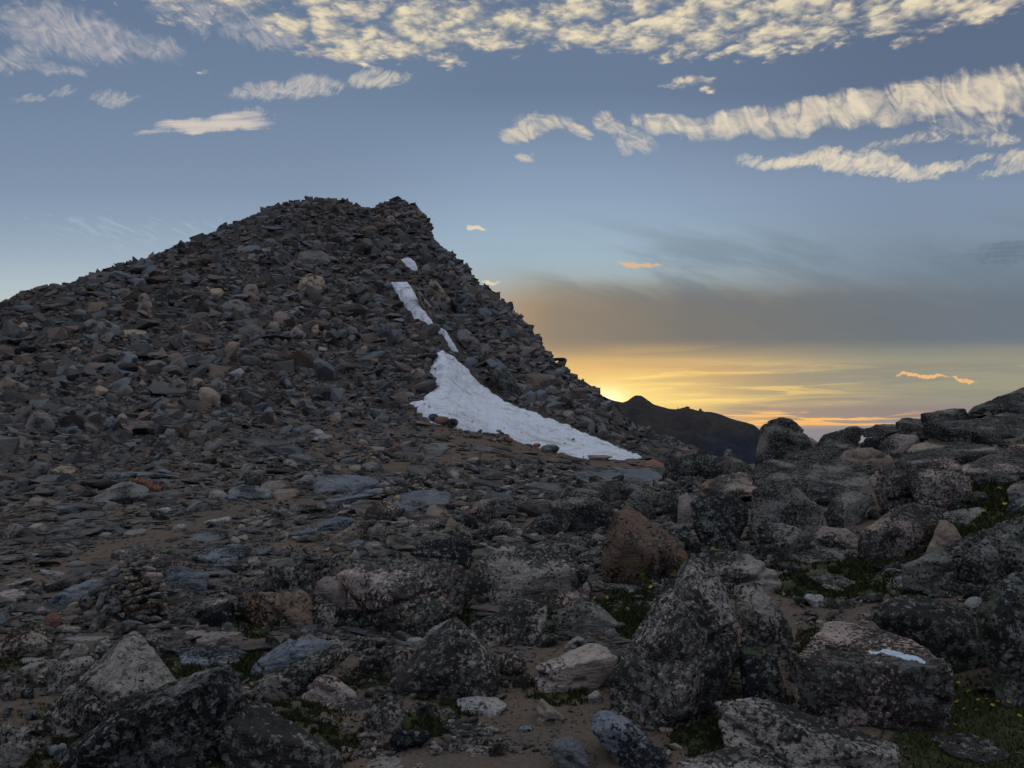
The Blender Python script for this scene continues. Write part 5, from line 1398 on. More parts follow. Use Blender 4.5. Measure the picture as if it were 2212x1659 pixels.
# talus of the whole hill: coarse, medium and fine
talus, ind = [], []
for n, lo, hi, pw, protos, seed, tl in ((4600, 15, 50, .62, BLS + BL + BL, 21, .30), (8000, 10, 28, .5, BL + BL + BL + PL, 22, .30), (9000, 6, 13, .4, PL + BL, 23, .3)):
    px, py, rng = sample(n * 3, -420, 1620, 425, 1110, seed)
    d = ground_at(px, py)
    rightrib = px > 985
    ok = np.isfinite(d) & (d > FOOT(px) - 2 + 4 * rng.normal(size=len(px)) * .6) & ~in_snow(px, py, 1.0) & ~near_placed(px, py)
    px, py, d = px[ok][:n], py[ok][:n], d[ok][:n]
    sz = lo * rng.uniform(0, 1, len(px)) ** (-pw * .6); sz = np.clip(sz, lo, hi * 1.25)
    gully = poly_sd(px, py, [(990, 560), (1110, 640), (1300, 860), (1400, 985), (1250, 930), (1100, 860), (1000, 780), (900, 600)]) > 0
    sz = np.where(gully, sz * 1.3, sz)
    sz = np.minimum(sz, 2.1 * F / d * rng.uniform(.5, 1, len(d)))
    # smaller debris towards the foot, left of the snow
    foot = (d - FOOT(px)) < 6
    sz = np.where(foot, sz * .8, sz)
    free = ~in_snow(px, py, -sz * .32)
    px, py, sz = px[free], py[free], sz[free]
    talus.append(scatter(px, py, sz, protos, seed, tilt=tl, sink=.25))
# a continuous jagged crest
px = np.concatenate([np.arange(-300, 1500, 3.0), np.arange(-300, 1500, 5.0)])
rng = np.random.default_rng(5)
px = px + rng.normal(0, 2, len(px))
py = crest_at(px) + rng.uniform(1.0, 9, len(px))
sz = 7 * rng.uniform(0, 1, len(px)) ** -.42; sz = np.clip(sz, 7, 24)
ok = px < 1480
talus.append(scatter(px[ok], py[ok], sz[ok], BL, 24, tilt=.3, sink=.42))
# solid crags at the top and down the right-hand edge
px = np.concatenate([rng.uniform(930, 1300, 190), rng.uniform(640, 780, 40), rng.uniform(835, 935, 50), rng.uniform(-100, 600, 50)])
sz = rng.uniform(16, 44, len(px)) * np.where(px > 930, 1.0, .62)
py = crest_at(px) + sz * .30 + rng.uniform(0, 22, len(px))
free = ~in_snow(px, py, -sz * .32)
talus.append(scatter(px[free], py[free], sz[free], BLS, 26, tilt=.3, sink=.48))
px, py, rng = sample(1500, -100, 1300, 470, 960, 27)
dq = ground_at(px, py)
ok = np.isfinite(dq) & (dq > FOOT(px) + 4) & ~in_snow(px, py, -10.0) & ~near_placed(px, py, .0) & (py > crest_at(px) + 16)
px, py, dq = px[ok][:190], py[ok][:190], dq[ok][:190]
talus.append(scatter(px, py, np.minimum(rng.uniform(34, 78, len(px)), 3.0 * F / dq), BLS + PLS, 27, tilt=.35, sink=.30))
stuff('scree', talus, 'countless small brown-grey stones and plates covering the talus slopes of the hill')

pv = scatter(SNOW_BITS[0], SNOW_BITS[1], np.random.default_rng(3).uniform(2.0, 6.0, len(SNOW_BITS[0])), BL, 92, tilt=.3, sink=.3)
pv[0][:, 2] += .40
stuff('snow_debris', [pv], 'little dark stones melted out on the surface of the snowfield')
# flat stones of the open ground
ground_stones = []
for n, lo, hi, protos, seed, tl, x0, x1, y0, y1, sk in ((2600, 18, 60, PLS, 31, .10, -200, 1500, 940, 1420, .28), (7500, 9, 26, PL, 32, .16, -200, 1560, 935, 1500, .22), (12000, 4, 11, PL + BL, 33, .25, -200, 1600, 930, 1660, .22), (900, 8, 30, BLS + PLS, 34, .25, -100, 2400, 1150, 1660, .30),
                                             (6000, 2.5, 5, BL, 36, .3, -100, 2400, 1130, 1670, .2), (5000, 4, 16, BL + PL, 37, .3, 2300, 3850, 900, 1750, .25), (2500, 5, 18, PL, 38, .2, -690, -150, 960, 1750, .25)):
    px, py, rng = sample(n * 3, x0, x1, y0, y1, seed)
    d = ground_at(px, py)
    cl = fbm(np.stack([px * .006, py * .02, 0 * px], 1), 3, 8)
    dens = np.clip(1.0 + cl * .7, .15, 1) * (1 - bareness(px, py) * (.97 if lo > 6 else .65)) * (1 - .75 * np.clip(moss_value(px, py), 0, 1))
    ok = np.isfinite(d) & (d < FOOT(px) + 3) & (rng.uniform(size=len(px)) < dens) & ~in_snow(px, py, 1.0) & ~near_placed(px, py) & (py > crest_at(px) + 4)
    px, py = px[ok][:n], py[ok][:n]
    sz = np.clip(lo * rng.uniform(0, 1, len(px)) ** (-.32), lo, hi * 1.2)
    ground_stones.append(scatter(px, py, sz, protos, seed, tilt=tl, sink=sk, stretch=1.25, yaw_mu=0.15 if lo > 6 else None))
stuff('gravel', ground_stones, 'flat flakes, chips and pebbles of rock strewn over the brown soil')

# lesser lichened rocks packed between the boulders of the right-hand pile
def rubble(n, box, lo, hi, protos, mat, seed, label, avoid=.35, cond=None, sink=.30, name='rubble'):
    px, py, rng = sample(n * 4, *box, seed)
    dq = ground_at(px, py)
    ok = np.isfinite(dq) & (dq < FOOT(px) + 1) & (py > crest_at(px) + 2) & (moss_value(px, py) < avoid) & (bareness(px, py) < .25) & ~in_snow(px, py, -6.0) & ~near_placed(px, py, .05)
    if cond is not None: ok &= cond(px, py)
    px, py = px[ok][:n], py[ok][:n]
    sz = np.clip(lo * rng.uniform(0, 1, len(px)) ** -.38, lo, hi)
    V, Fc, T, H = scatter(px, py, sz, protos, seed, tilt=.3, sink=sink)
    link(name, make_mesh(name, V, Fc, M[mat], False), kind='stuff', label=label)
_pm = {}
def proto_mesh(protos, tag_, k, mat, name):
    key = (tag_, k, mat)
    if key not in _pm: _pm[key] = make_mesh(name, protos[k][0], protos[k][1], M[mat], False)
    return _pm[key]
def singles(n, box, lo, hi, protos, tag_, mats, seed, name, cat, group, label, cond=None, sink=.30, tilt=.25):
    px, py, rng = sample(n * 8, *box, seed)
    dq = ground_at(px, py)
    ok = np.isfinite(dq) & (dq < FOOT(px) + 1) & (py > crest_at(px) + 4) & (moss_value(px, py) < .35) & (bareness(px, py) < .25) & ~in_snow(px, py, -8.0) & ~near_placed(px, py, .0)
    if cond is not None: ok &= cond(px, py)
    px, py = px[ok], py[ok]
    keep = []
    size = rng.uniform(lo, hi, len(px))
    for i in range(len(px)):
        if len(keep) >= n: break
        if all(abs(px[i] - px[j]) > (size[i] + size[j]) * .36 or abs(py[i] - py[j]) > (size[i] + size[j]) * .16 for j in keep): keep.append(i)
    px, py, size = px[keep], py[keep], size[keep]
    P, d = place(px, py)
    P1, _ = place(px + 4, py); P2, _ = place(px, py + 4)
    nr = np.cross(P1 - P, P - P2); nr *= np.sign(nr[:, 2:3] + 1e-9); nr /= np.linalg.norm(nr, axis=1, keepdims=True) + 1e-9
    nr = nr * .55 + np.array([0, 0, .45])
    R = rot_matrices(nr, rng.uniform(0, 6.28, len(P)), np.abs(rng.normal(0, tilt, len(P))), rng)
    S = size * d / F * .5
    for i in range(len(P)):
        k = int(rng.integers(len(protos))); mt = mats[int(rng.integers(len(mats)))]
        sc = S[i] * rng.uniform(.85, 1.15, 3)
        hgt = np.abs(protos[k][0]).max(axis=0)[2] * sc[2]
        Mx = Matrix([list(r) for r in (R[i].T * sc)]).to_4x4()
        Mx.translation = Vector(P[i]) + Vector((0, 0, hgt * (1 - 2 * sink) * .6))
        o = link(name, proto_mesh(protos, tag_, k, mt, name), label=tell(px[i], py[i], mt, cat) or label, category=cat, group=group)
        o.matrix_world = Mx
singles(130, (-60, 1350, 1020, 1360), 48, 125, PLS, 'pls', 'TTTBN', 41, 'flat_rock', 'slab', 'broad slabs overlapping on the open ground', 'broad flat slab overlapping others on the open ground at left and centre', sink=.34, tilt=.12)
singles(60, (-60, 1500, 1090, 1400), 48, 120, PLS, 'pls', 'G', 42, 'flat_rock', 'slab', 'lichened slabs between the cairn and the boulders', 'flat lichened slab on the ground between the big cairn and the boulders', sink=.34, tilt=.12)
singles(95, (1240, 2320, 905, 1240), 44, 80, BLS, 'bls', 'GDDK', 43, 'boulder', 'boulder', 'lesser boulders wedged in the right-hand pile', 'lesser dark boulder wedged between larger ones in the right-hand pile', cond=lambda a, b: (a > 1400) | (b > 1030))
singles(85, (-60, 2250, 1260, 1640), 36, 74, BLS, 'bls', 'GGP', 44, 'stone', 'stone', 'stones bedded between the foreground boulders', 'angular lichened stone bedded in soil between the foreground boulders')
rubble(900, (1240, 2420, 905, 1240), 24, 46, BLS, 'D', 35, 'dark lichened rubble filling the gaps between the boulders of the right-hand pile', cond=lambda a, b: (a > 1400) | (b > 1030))
rubble(420, (1240, 2420, 905, 1300), 22, 44, BLS, 'K', 36, 'blackish rubble in the gaps of the right-hand boulder pile', cond=lambda a, b: (a > 1400) | (b > 1030))
rubble(420, (-60, 2300, 1230, 1640), 18, 38, BLS, 'G', 37, 'small lichened rocks bedded in the soil between the foreground boulders')
rubble(200, (-60, 2300, 1230, 1640), 16, 34, BLS, 'P', 38, 'small pinkish rocks bedded in the soil between the foreground boulders')
rubble(520, (500, 1500, 1000, 1260), 20, 44, BLS, 'G', 39, 'grey lichened rocks crowding the middle distance')
rubble(600, (-60, 1300, 985, 1300), 16, 44, BLS + PLS, 'T', 40, 'grey-brown rocks lying over the open ground at left')

rubble(900, (2300, 3850, 900, 1750), 20, 80, BLS, 'G', 45, 'lichened rocks carrying on over the rise to the right')
rubble(500, (-690, -40, 985, 1750), 20, 80, BLS + PLS, 'T', 46, 'grey-brown rocks carrying on over the open ground to the left')

# larger loose stones as single things
def loose(n, region, sizes, protos_lv, mats, group, label, seed, plate, name, cat, tilt=.3):
    rng = np.random.default_rng(seed); got = []
    tries = 0
    while len(got) < n and tries < 6000:
        tries += 1
        x = rng.uniform(region[0], region[1]); y = rng.uniform(region[2], region[3])
        s = rng.uniform(*sizes)
        if y < crest_at(x) + s * .5: continue
        d = ground_at(x, y)[0]
        if not np.isfinite(d): continue
        if region[4] == 'talus' and d < FOOT(x) + 1: continue
        if region[4] == 'flat' and (d > FOOT(x) - 1 or bareness(np.array([x]), np.array([y]))[0] > .3): continue
        if in_snow(np.array([x]), np.array([y]), -s * .5)[0]: continue
        if any(x > a - s * .4 and x < b_ + s * .4 and y > c - s * .2 and y < e + s * .35 for a, b_, c, e, _ in BX): continue
        if any(abs(x - g[0]) < (s + g[2]) * .5 and abs(y - g[1]) < (s + g[2]) * .35 for g in got): continue
        got.append((x, y, s, d))
    for k, (x, y, s, d) in enumerate(got):
        hh = s * rng.uniform(*plate)
        a = rng.uniform(0, 6.28); m = rng.integers(6, 9)
        ang = np.sort(rng.uniform(0, 6.28, m) * .25 + np.linspace(0, 6.28, m, endpoint=False)) + a
        rr = rng.uniform(.78, 1.1, m)
        sk = rng.normal(0, tilt) * .35
        ox = np.cos(ang) * rr * s / 2; oy = np.sin(ang) * rr * hh / 2 + ox * sk
        out = np.stack([x + ox, y + oy], 1)
        P, d0, w, h = rock_points(out, [], 0, seed * 100 + k)
        V, Fc = rock_geometry(P, protos_lv, seed * 100 + k, .8, 34.0, .6, 6)
        org = V.mean(axis=0); org[2] = V[:, 2].min()
        mt_ = mats[k % len(mats)]
        link(name, make_mesh(name, V - org, Fc, M[mt_], protos_lv > 3), loc=org, label=tell(x, y, mt_, cat) or label, category=cat, group=group)
    return got
loose(64, (0, 960, 520, 1010, 'talus'), (24, 44), 3, 'TTNTBYT', 'medium stones in the talus of the left slope', 'medium grey-brown angular stone among the talus of the hill\'s left slope', 51, (.45, .85), 'stone', 'stone')
loose(30, (960, 1380, 600, 960, 'talus'), (24, 46), 3, 'TTBTN', 'medium blocks on the right-hand rib', 'medium grey angular block on the steep rib right of the snow', 52, (.5, .95), 'stone', 'stone', .9)
loose(34, (0, 1250, 960, 1300, 'flat'), (36, 80), 4, 'TBWGTP', 'flat slabs strewn on the open ground', 'flat grey slab among many lying on the open ground left of the boulders', 53, (.20, .34), 'flat_rock', 'slab')

# ------------------------------------------------------------------ cairns
def cairn(cx, base_y, top_y, half_w, n, label, seed, sizes, explicit=None, mats='TNTYGP', peak=None):
    rng = np.random.default_rng(seed)
    d0 = float(ground_at(cx, base_y)[0])
    R = half_w * d0 / F
    org = ray(cx, base_y, d0 + R * .8); org[2] = place(np.array([cx]), np.array([base_y]))[0][0, 2]
    root = link('cairn', None, loc=org, label=label, category='cairn')
    H = base_y - top_y
    def stone(x, y, rx, ry, deg, mat, k, lvl, extra=0.0):
        m = 8
        ang = np.linspace(0, 6.28, m, endpoint=False) + rng.uniform(-.25, .25, m)
        rr = rng.uniform(.82, 1.12, m)
        ux, uy = np.cos(ang) * rr * rx, np.sin(ang) * rr * ry
        c_, s_ = math.cos(math.radians(deg)), math.sin(math.radians(deg))
        out = np.stack([x + ux * c_ - uy * s_, y + ux * s_ + uy * c_], 1)
        f = min(max((base_y - y) / H, 0), 1); lat = (x - cx) / half_w
        dep = d0 + R * (.75 * f + .45 * lat * lat) + extra
        pts = [ray(out[:, 0], out[:, 1], dep)]
        c0 = np.array([x, y]); i1 = c0 + (out - c0) * .6
        th = min(rx, 2.2 * ry) * d0 / F
        pts.append(ray(i1[:, 0], i1[:, 1], dep - th * rng.uniform(.3, .7)))
        pts.append(ray(i1[:, 0], i1[:, 1], dep + th * 1.2))
        V, Fc = rock_geometry(np.concatenate(pts), lvl, seed * 1000 + k, .8, 30.0, .6, 3)
        o = V.mean(axis=0)
        link('stone', make_mesh('stone', V - o, Fc, M[mat], lvl > 2), parent=root, loc=o - org)
    k = 0
    # heart of the pile
    for j in range(n):
        f = rng.uniform(0, .93) ** 1.15
        hw = half_w * (1 - f) ** (.85 if explicit is None else .5)
        x = cx + rng.uniform(-1, 1) * hw * .92; y = base_y - f * H * .96
        s = rng.uniform(*sizes)
        stone(x, y, s, s * rng.uniform(.35, .75), rng.normal(0, 22), ('N' if explicit else mats[rng.integers(len(mats))]), k, 2, (.34 * R if explicit else 0)); k += 1
    if explicit:
        for (x, y, rx, ry, deg, mat) in explicit:
            q = to_survey('A1', [(x, y), (x + rx, y + ry)])
            stone(q[0, 0], q[0, 1], q[1, 0] - q[0, 0], q[1, 1] - q[0, 1], deg, mat, k, 3, -.10 * R); k += 1
    if peak:
        for (x, y, rx, ry, deg, mat) in peak:
            stone(x, y, rx, ry, deg, mat, k, 3); k += 1
    return root
big = [(960, 45, 24, 32, 10, 'P'), (1012, 52, 34, 20, -30, 'P'), (1085, 48, 62, 22, -8, 'P'), (1000, 98, 38, 14, 0, 'N'), (1078, 84, 55, 16, 4, 'P'), (1010, 122, 36, 14, 0, 'N'), (895, 112, 78, 46, -38, 'W'), (1038, 158, 66, 24, 2, 'Y'),
       (1180, 80, 66, 18, 16, 'K'), (1215, 145, 82, 44, 6, 'P'), (1150, 188, 34, 38, -20, 'L'), (950, 228, 50, 38, 0, 'G'), (905, 175, 40, 30, 0, 'T'), (1062, 222, 70, 34, -12, 'N'), (860, 190, 36, 28, 0, 'B'), (1200, 240, 60, 20, -22, 'N'),
       (1275, 235, 36, 44, 30, 'P'), (915, 268, 62, 24, 0, 'N'), (1110, 262, 100, 22, -18, 'N'), (1010, 290, 50, 22, 0, 'N'), (1290, 315, 44, 38, 0, 'N'), (1085, 325, 110, 32, -20, 'L'), (1210, 290, 62, 22, -14, 'G'), (812, 310, 34, 108, 24, 'W'),
       (760, 250, 74, 30, -32, 'G'), (680, 360, 60, 50, 0, 'T'), (908, 388, 72, 72, 0, 'G'), (1060, 380, 50, 26, 0, 'N'), (1190, 362, 92, 40, -16, 'N'), (722, 470, 82, 72, -20, 'G'), (572, 382, 56, 34, -38, 'Y'), (565, 438, 86, 40, -28, 'L'),
       (565, 512, 74, 28, -6, 'G'), (808, 490, 42, 24, 0, 'N'), (895, 520, 42, 54, 20, 'G'), (1042, 516, 88, 32, 2, 'B'), (1150, 428, 92, 26, -10, 'G'), (1290, 372, 34, 28, 0, 'N'), (1200, 480, 84, 24, -6, 'G'), (1120, 465, 60, 20, 0, 'N'),
       (1145, 478, 24, 20, 0, 'R'), (1220, 528, 56, 20, 0, 'N'), (1300, 432, 40, 16, 0, 'W'), (965, 455, 40, 26, 0, 'N'), (770, 556, 52, 26, 0, 'N'), (660, 568, 64, 26, -10, 'Y'), (1270, 180, 34, 30, 0, 'N'), (830, 240, 50, 24, -30, 'T')]
big = [(a_, b_, c_ * 1.14, d_ * 1.14, e_, {'K': 'N', 'L': 'T', 'G': 'T'}.get(f_, f_)) for a_, b_, c_, d_, e_, f_ in big]
cairn(295, 1356, 1212, 74, 60, 'big cairn of stacked stones on the left in the middle distance, nearest of the four', 61, (10, 20), explicit=big)
cairn(890, 1086, 1024, 62, 60, 'middle cairn with a rounded grey heap of stones on top, behind the blue boulder', 62, (5.5, 12), peak=[(886, 1032, 16, 13, 0, 'G'), (866, 1040, 20, 8, 6, 'T'), (920, 1046, 20, 6, 26, 'K'), (955, 1068, 22, 18, 0, 'G'), (880, 1078, 24, 16, -20, 'T'), (852, 1084, 26, 12, -30, 'Y'), (843, 1062, 18, 12, 20, 'N')])
cairn(782, 1002, 950, 72, 80, 'wide tumbled cairn of small stones, left of the pale boulder pair', 63, (4.5, 10), peak=[(783, 957, 9, 10, 0, 'P'), (826, 988, 7, 16, -28, 'W'), (757, 998, 28, 10, 0, 'B'), (808, 978, 12, 8, 30, 'R')])
cairn(1083, 960, 932, 26, 26, 'small dark cairn with a spindly top, standing right against the snowfield', 64, (4, 9), mats='NRKNY', peak=[(1077, 941, 8, 7, 0, 'N'), (1078, 931, 7, 4, 0, 'Y'), (1098, 950, 14, 8, 20, 'R')])
# stones lying on the edge of the snow
for q, (x, y, rx, ry, mt, lb) in enumerate([(955, 911, 17, 8, 'R', 'dark reddish stone sunk in the left edge of the snowfield'), (977, 916, 14, 8, 'K', 'rounded black stone right of the dark reddish one in the snow edge'), (936, 905, 12, 7, 'K', 'dark stone at the lower left tip of the snowfield'),
                                            (1188, 973, 22, 9, 'T', 'low grey stone against the lower edge of the snowfield right of the dark cairn'), (1160, 966, 9, 4, 'R', 'small reddish stone left of the low grey stone at the snow edge'), (1290, 992, 34, 5, 'N', 'long flat brown rock below the right end of the snowfield'),
                                            (921, 879, 9, 4, 'K', 'little dark stone lying in the left finger of snow')]):
    ang = np.linspace(0, 6.28, 8, endpoint=False)
    out = np.stack([x + np.cos(ang) * rx, y + np.sin(ang) * ry], 1)
    P, d0, w, h = rock_points(out, [], 0, 900 + q); P[:, 1:2] += 0
    V, Fc = rock_geometry(P, 4, 900 + q, .8, 26.0, .5, 4); V[:, 2] += .12
    org = V.mean(axis=0)
    link('stone', make_mesh('stone', V - org, Fc, M[mt], True), loc=org, label=lb, category='stone')

# ------------------------------------------------------------------ puddle in the hollow of the pink boulder, sky reflection painted pale
o, V, Fc, d0 = rock_log['pink flat-topped boulder with a bright puddle on it']
me = o.data
pud = to_survey('A4', [(826, 742), (860, 736), (905, 742), (942, 738), (965, 722), (1000, 724), (1050, 738), (1085, 748), (1150, 766), (1205, 776), (1238, 788), (1270, 806), (1302, 828), (1290, 840), (1235, 824), (1195, 812), (1150, 810), (1090, 790), (1040, 778), (985, 762), (945, 746), (900, 766), (860, 760)])
q = []
for i_ in range(len(pud)):
    a_, b_ = pud[i_], pud[(i_ + 1) % len(pud)]
    for t_ in (0, .25, .5, .75): q.append(a_ + (b_ - a_) * t_)
pud = np.array(q) + np.random.default_rng(9).normal(0, 1.0, (len(q), 2)) * np.array([1.0, .8])
pc = pud.mean(axis=0)
from mathutils.bvhtree import BVHTree
bvh = BVHTree.FromPolygons([tuple(v) for v in V], [tuple(f) for f in Fc])
r1 = Vector(ray(pc[0], pc[1], 1.0)) - Vector((0, 0, EYE))
hit = bvh.ray_cast(Vector((0, 0, EYE)), r1.normalized())
z0 = hit[0].z if hit[0] is not None else 0.35
def on_plane(px, py, z):
    r = ray(px, py, 1.0) - np.array([0, 0, EYE]); k = (z - EYE) / r[..., 2]
    return np.array([0, 0, EYE]) + r * k[..., None]
W3 = on_plane(pud[:, 0], pud[:, 1], z0)
big3 = W3[:, :2]
sdv = poly_sd(V[:, 0], V[:, 1], [tuple(p) for p in big3])
ctr = V.mean(axis=0)
top = V[:, 2] > z0 - 0.22
blend = np.clip((sdv + 0.10) / 0.10, 0, 1)
newz = np.where(top, V[:, 2] * (1 - blend) + np.minimum(V[:, 2] * 0 + z0 + 0.004, z0 + 0.004) * blend, V[:, 2])
newz = np.where(top & (sdv > 0.0), z0 - 0.012 * np.clip(sdv / .02, 0, 1), newz)
V2 = V.copy(); V2[:, 2] = newz
org = np.array(o.location)
me.vertices.foreach_set('co', (V2 - org).astype(np.float32).ravel()); me.update()
m, n, b = new_mat('puddle_sky_tint')
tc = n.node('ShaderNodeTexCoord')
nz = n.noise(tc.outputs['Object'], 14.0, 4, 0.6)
n.put(b.inputs['Base Color'], n.mix(n.ss(nz, .3, .7), C4(.30, .37, .44), C4(.50, .57, .63)))  # pale blue base colour stands in for the mirrored sky
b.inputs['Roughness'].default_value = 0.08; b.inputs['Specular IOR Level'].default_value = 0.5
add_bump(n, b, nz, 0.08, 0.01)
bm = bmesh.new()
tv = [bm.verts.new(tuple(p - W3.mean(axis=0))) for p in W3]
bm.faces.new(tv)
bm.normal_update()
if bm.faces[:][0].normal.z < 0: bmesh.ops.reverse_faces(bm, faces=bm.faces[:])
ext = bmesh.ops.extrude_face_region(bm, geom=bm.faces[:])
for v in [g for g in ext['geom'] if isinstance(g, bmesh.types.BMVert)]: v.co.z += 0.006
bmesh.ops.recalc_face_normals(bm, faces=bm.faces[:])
bm_obj('puddle', bm, m, loc=tuple(W3.mean(axis=0)), label='puddle with the pale sky reflection put into its colour, in the hollow on top of the pink boulder', category='puddle')

# ------------------------------------------------------------------ turf, cushions, flowers
def leaf_mat(name, c1, c2):
    m, n, b = new_mat(name)
    g = n.node('ShaderNodeNewGeometry')
    at = n.node('ShaderNodeAttribute', attribute_name='tint')
    t = E(n, at.outputs['Fac'])
    n.put(b.inputs['Base Color'], n.mix(t, c1, c2))
    b.inputs['Roughness'].default_value = 0.7
    return m
M['grass'] = leaf_mat('alpine_grass', C4(.016, .026, .009), C4(.066, .066, .030))
M['petal'] = simple_mat('yellow_petal', (.38, .29, .03), .6)
M['stalk'] = simple_mat('green_stalk', (.05, .08, .02), .6)
M['white_petal'] = simple_mat('white_petal', (.62, .62, .55), .6)

def grass():
    rng = np.random.default_rng(71); Vs, Ts = [], []
    for (x, y, rx, ry, k) in GRASS:
        d = ground_at(x, min(y, 1655))[0]
        if not np.isfinite(d): continue
        n = int(min(12000, rx * ry * 2.2 * (.4 + k)))
        a = rng.uniform(0, 6.28, n); r = np.sqrt(rng.uniform(0, 1, n)) * 1.25
        px, py = x + np.cos(a) * r * rx, y + np.sin(a) * r * ry
        ok = (py < 1760) & (fbm(np.stack([px * .05, py * .09, 0 * px], 1), 3, 19) > -.35 * k - .05)
        px, py = px[ok], py[ok]
        P, dd = place(px, py); ok = np.isfinite(dd); P, dd = P[ok], dd[ok]; m = len(P)
        if not m: continue
        cushion = 1.0 if ry > 15 else .6
        h = (rng.uniform(.007, .024, m) * cushion * (1 + 1.2 * (rng.uniform(size=m) < .06))) * np.clip(dd / 5, .8, 2.0)
        wd = h * rng.uniform(.10, .22, m) + .0012 * dd / 4
        yaw = rng.uniform(0, 6.28, m); lean = rng.normal(0, .5, (m, 2))
        side = np.stack([np.cos(yaw), np.sin(yaw), 0 * yaw], 1) * wd[:, None]
        tip = P + np.stack([lean[:, 0] * h, lean[:, 1] * h, h], 1); P = P - np.array([0, 0, .004])
        tri = np.stack([P - side, P + side, tip], 1)
        Vs.append(tri.reshape(-1, 3)); Ts.append(np.repeat(rng.beta(2, 3, m), 3))
    V = np.concatenate(Vs); T = np.concatenate(Ts)
    Fc = np.arange(len(V)).reshape(-1, 3)
    link('grass', make_mesh('grass', V, Fc, M['grass'], False, {'tint': T}), kind='stuff', label='short dark green alpine turf and moss between the boulders')
grass()

def flower_meshes():
    bm = bmesh.new()
    bmesh.ops.create_cone(bm, cap_ends=False, segments=5, radius1=.0012, radius2=.0009, depth=.045, matrix=Matrix.Translation((0, 0, .0225)))
    for s in (-1, 1):
        v = [bm.verts.new(c) for c in ((0, 0, .008), (s * .010, .004, .016), (s * .018, 0, .022), (s * .010, -.004, .014))]
        bm.faces.new(v)
    st = bpy.data.meshes.new('flower_stem'); bm.to_mesh(st); bm.free(); st.materials.append(M['stalk'])
    bm = bmesh.new()
    for k in range(6):
        a = k * math.pi / 3
        R = Matrix.Rotation(a, 4, 'Z')
        v = [bm.verts.new(R @ Vector(c)) for c in ((0, 0, 0), (.006, .0045, .002), (.0125, .002, .0035), (.0125, -.002, .0035), (.006, -.0045, .002))]
        bm.faces.new(v)
    bmesh.ops.create_icosphere(bm, subdivisions=1, radius=.0032, matrix=Matrix.Translation((0, 0, .002)))
    bl = bpy.data.meshes.new('flower_blossom'); bm.to_mesh(bl); bm.free(); bl.materials.append(M['petal'])
    return st, bl
st_me, bl_me = flower_meshes()
FL = [('A4', [(1220, 1280), (1290, 1285), (1375, 1310), (1465, 1222), (1490, 1162), (1560, 990), (1820, 1080), (1875, 1070), (1940, 1078), (1715, 1140), (1790, 1140), (1855, 1155), (1985, 1145), (1905, 1228), (1990, 1235), (2040, 1270),
               (1525, 1335), (1600, 1210), (1650, 1155), (1565, 1165), (1315, 1458), (1220, 1100), (1525, 880), (1500, 1180), (1740, 1160), (1700, 1230), (1830, 1190), (1950, 1170), (1400, 1100), (1640, 1080)], 'small yellow flower in the grass at the bottom right corner', 'yellow flowers in the bottom right grass'),
      ('A3', [(690, 318), (770, 318), (1155, 210), (1130, 255)], 'small yellow flower in the turf below the orange boulder', 'yellow flowers below the orange boulder'),
      ('A3', [(1775, 1005), (1775, 930), (1765, 975)], 'small yellow flower in the cleft right of the tall pyramid boulder', 'yellow flowers right of the tall pyramid'),
      ('A3', [(645, 908)], 'single yellow flower in front of the pale pink oblong boulder', None),
      ('B4', [(1930, 900), (1810, 1090), (1845, 1080), (1890, 1085), (1990, 1055), (2105, 1035), (2080, 1110), (2135, 1065), (1600, 1190), (2060, 1090), (1780, 1110)], 'small yellow flower in the upper grass at the right edge', 'yellow flowers in the upper grass at right'),
      ('B3', [(1365, 600), (1385, 605), (1400, 600), (1420, 610), (1440, 620), (1410, 625), (1370, 630), (1392, 618), (1430, 632)], 'tiny yellow flower of the clump beside the long flat grey slab', 'yellow flower clump beside the long flat grey slab'),
      ('B3', [(1770, 1270), (1800, 1300), (1845, 1265), (1785, 1285)], 'tiny yellow flower between the orange boulder and the striped rock', 'yellow flowers behind the striped rock')]
rng = np.random.default_rng(81)
for sh, pts, lb, grp in FL:
    for p in to_survey(sh, pts):
        P, d = place(p[:1], p[1:2] + 6)
        if not np.isfinite(d[0]): continue
        s = float(np.clip(d[0] / 4.5, .9, 2.4)) * rng.uniform(.8, 1.1)
        f = link('flower', st_me, loc=tuple(P[0] + np.array([0, 0, 0.0])), label=lb, category='flower', group=grp)
        f.scale = (s, s, s * .9); f.rotation_euler = (rng.normal(0, .12), rng.normal(0, .12), rng.uniform(0, 6.28))
        c = link('blossom', bl_me, parent=f, loc=(0, 0, .045)); c.rotation_euler = (rng.normal(.5, .2), 0, 0)
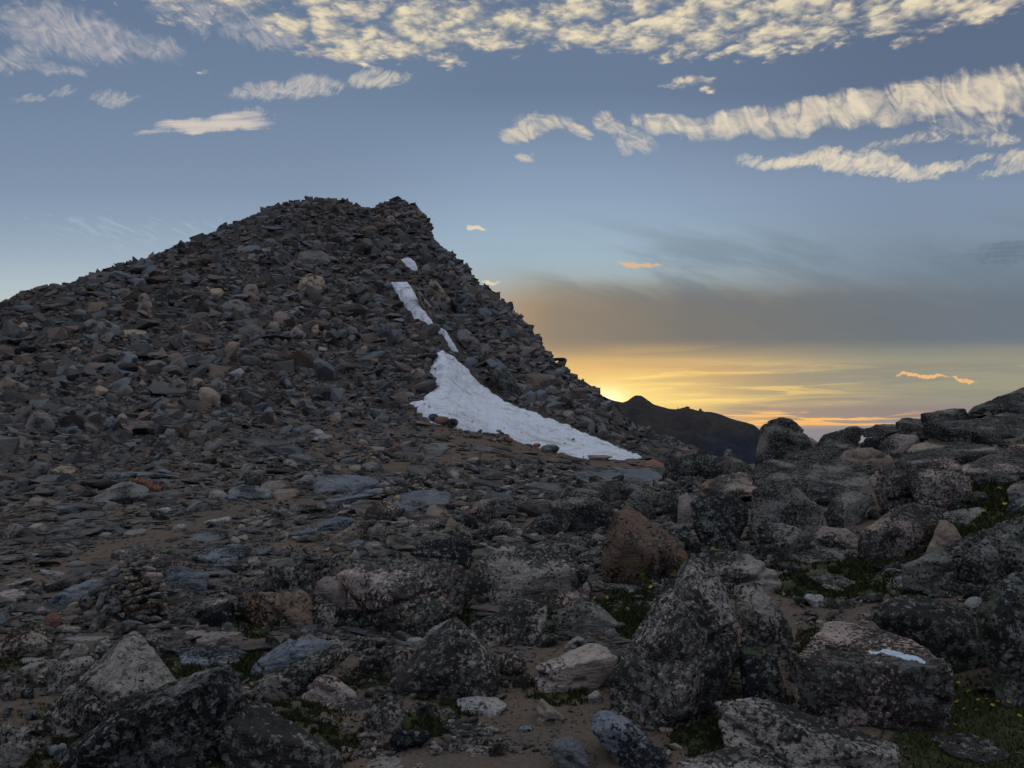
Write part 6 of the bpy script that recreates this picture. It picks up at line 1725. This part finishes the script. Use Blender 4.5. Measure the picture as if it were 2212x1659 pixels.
# white flower mat
rng = np.random.default_rng(82)
n = 260
px = 1955 + rng.normal(0, 34, n); py = 1268 + (px - 1955) * .18 + rng.normal(0, 7, n)
P, d = place(px, py); Vs = []
for p, dd in zip(P, d):
    if not np.isfinite(dd): continue
    r = .006 * rng.uniform(.7, 1.3); a = rng.uniform(0, 6.28); t = np.array([0, 0, rng.uniform(.012, .03)])
    for k in range(3):
        a1 = a + k * 2.09
        Vs += [p + t, p + t + np.array([math.cos(a1) * r, math.sin(a1) * r, r * .3]), p + t + np.array([math.cos(a1 + 1.2) * r, math.sin(a1 + 1.2) * r, -r * .3])]
Vs = np.array(Vs)
link('white_flowers', make_mesh('white_flowers', Vs, np.arange(len(Vs)).reshape(-1, 3), M['white_petal']), kind='stuff', label='mat of tiny white flowers on the heath above the puddle boulder')

# ------------------------------------------------------------------ bird
M['bird'] = simple_mat('dark_feathers', (.03, .035, .045), .8)
bp = Vector(ray(2072, 340, 60.0))
bm = bmesh.new(); bmesh.ops.create_uvsphere(bm, u_segments=12, v_segments=8, radius=1, matrix=Matrix.Diagonal((.11, .03, .03, 1)))
bird = bm_obj('bird', bm, M['bird'], loc=bp, smooth=True, label='tiny dark bird gliding under the right-hand cloud band', category='bird')
bird.scale = (.5, .5, .5); bird.rotation_euler = (0, math.radians(-14), math.radians(12))
for s in (-1, 1):
    bm = bmesh.new()
    v = [bm.verts.new(c) for c in ((.05, 0, .01), (.02, s * .13, .05), (-.05, s * .26, .02), (-.05, s * .12, .035), (-.04, 0, .01))]
    bm.faces.new(v)
    r = bmesh.ops.extrude_face_region(bm, geom=bm.faces[:])
    for q in [g for g in r['geom'] if isinstance(g, bmesh.types.BMVert)]: q.co.z += .006
    bm_obj('wing', bm, M['bird'], bird)
bm = bmesh.new()
v = [bm.verts.new(c) for c in ((-.09, .01, 0), (-.17, .035, .0), (-.17, -.035, .0), (-.09, -.01, 0))]; bm.faces.new(v)
r = bmesh.ops.extrude_face_region(bm, geom=bm.faces[:])
for q in [g for g in r['geom'] if isinstance(g, bmesh.types.BMVert)]: q.co.z += .006
bm_obj('tail', bm, M['bird'], bird)
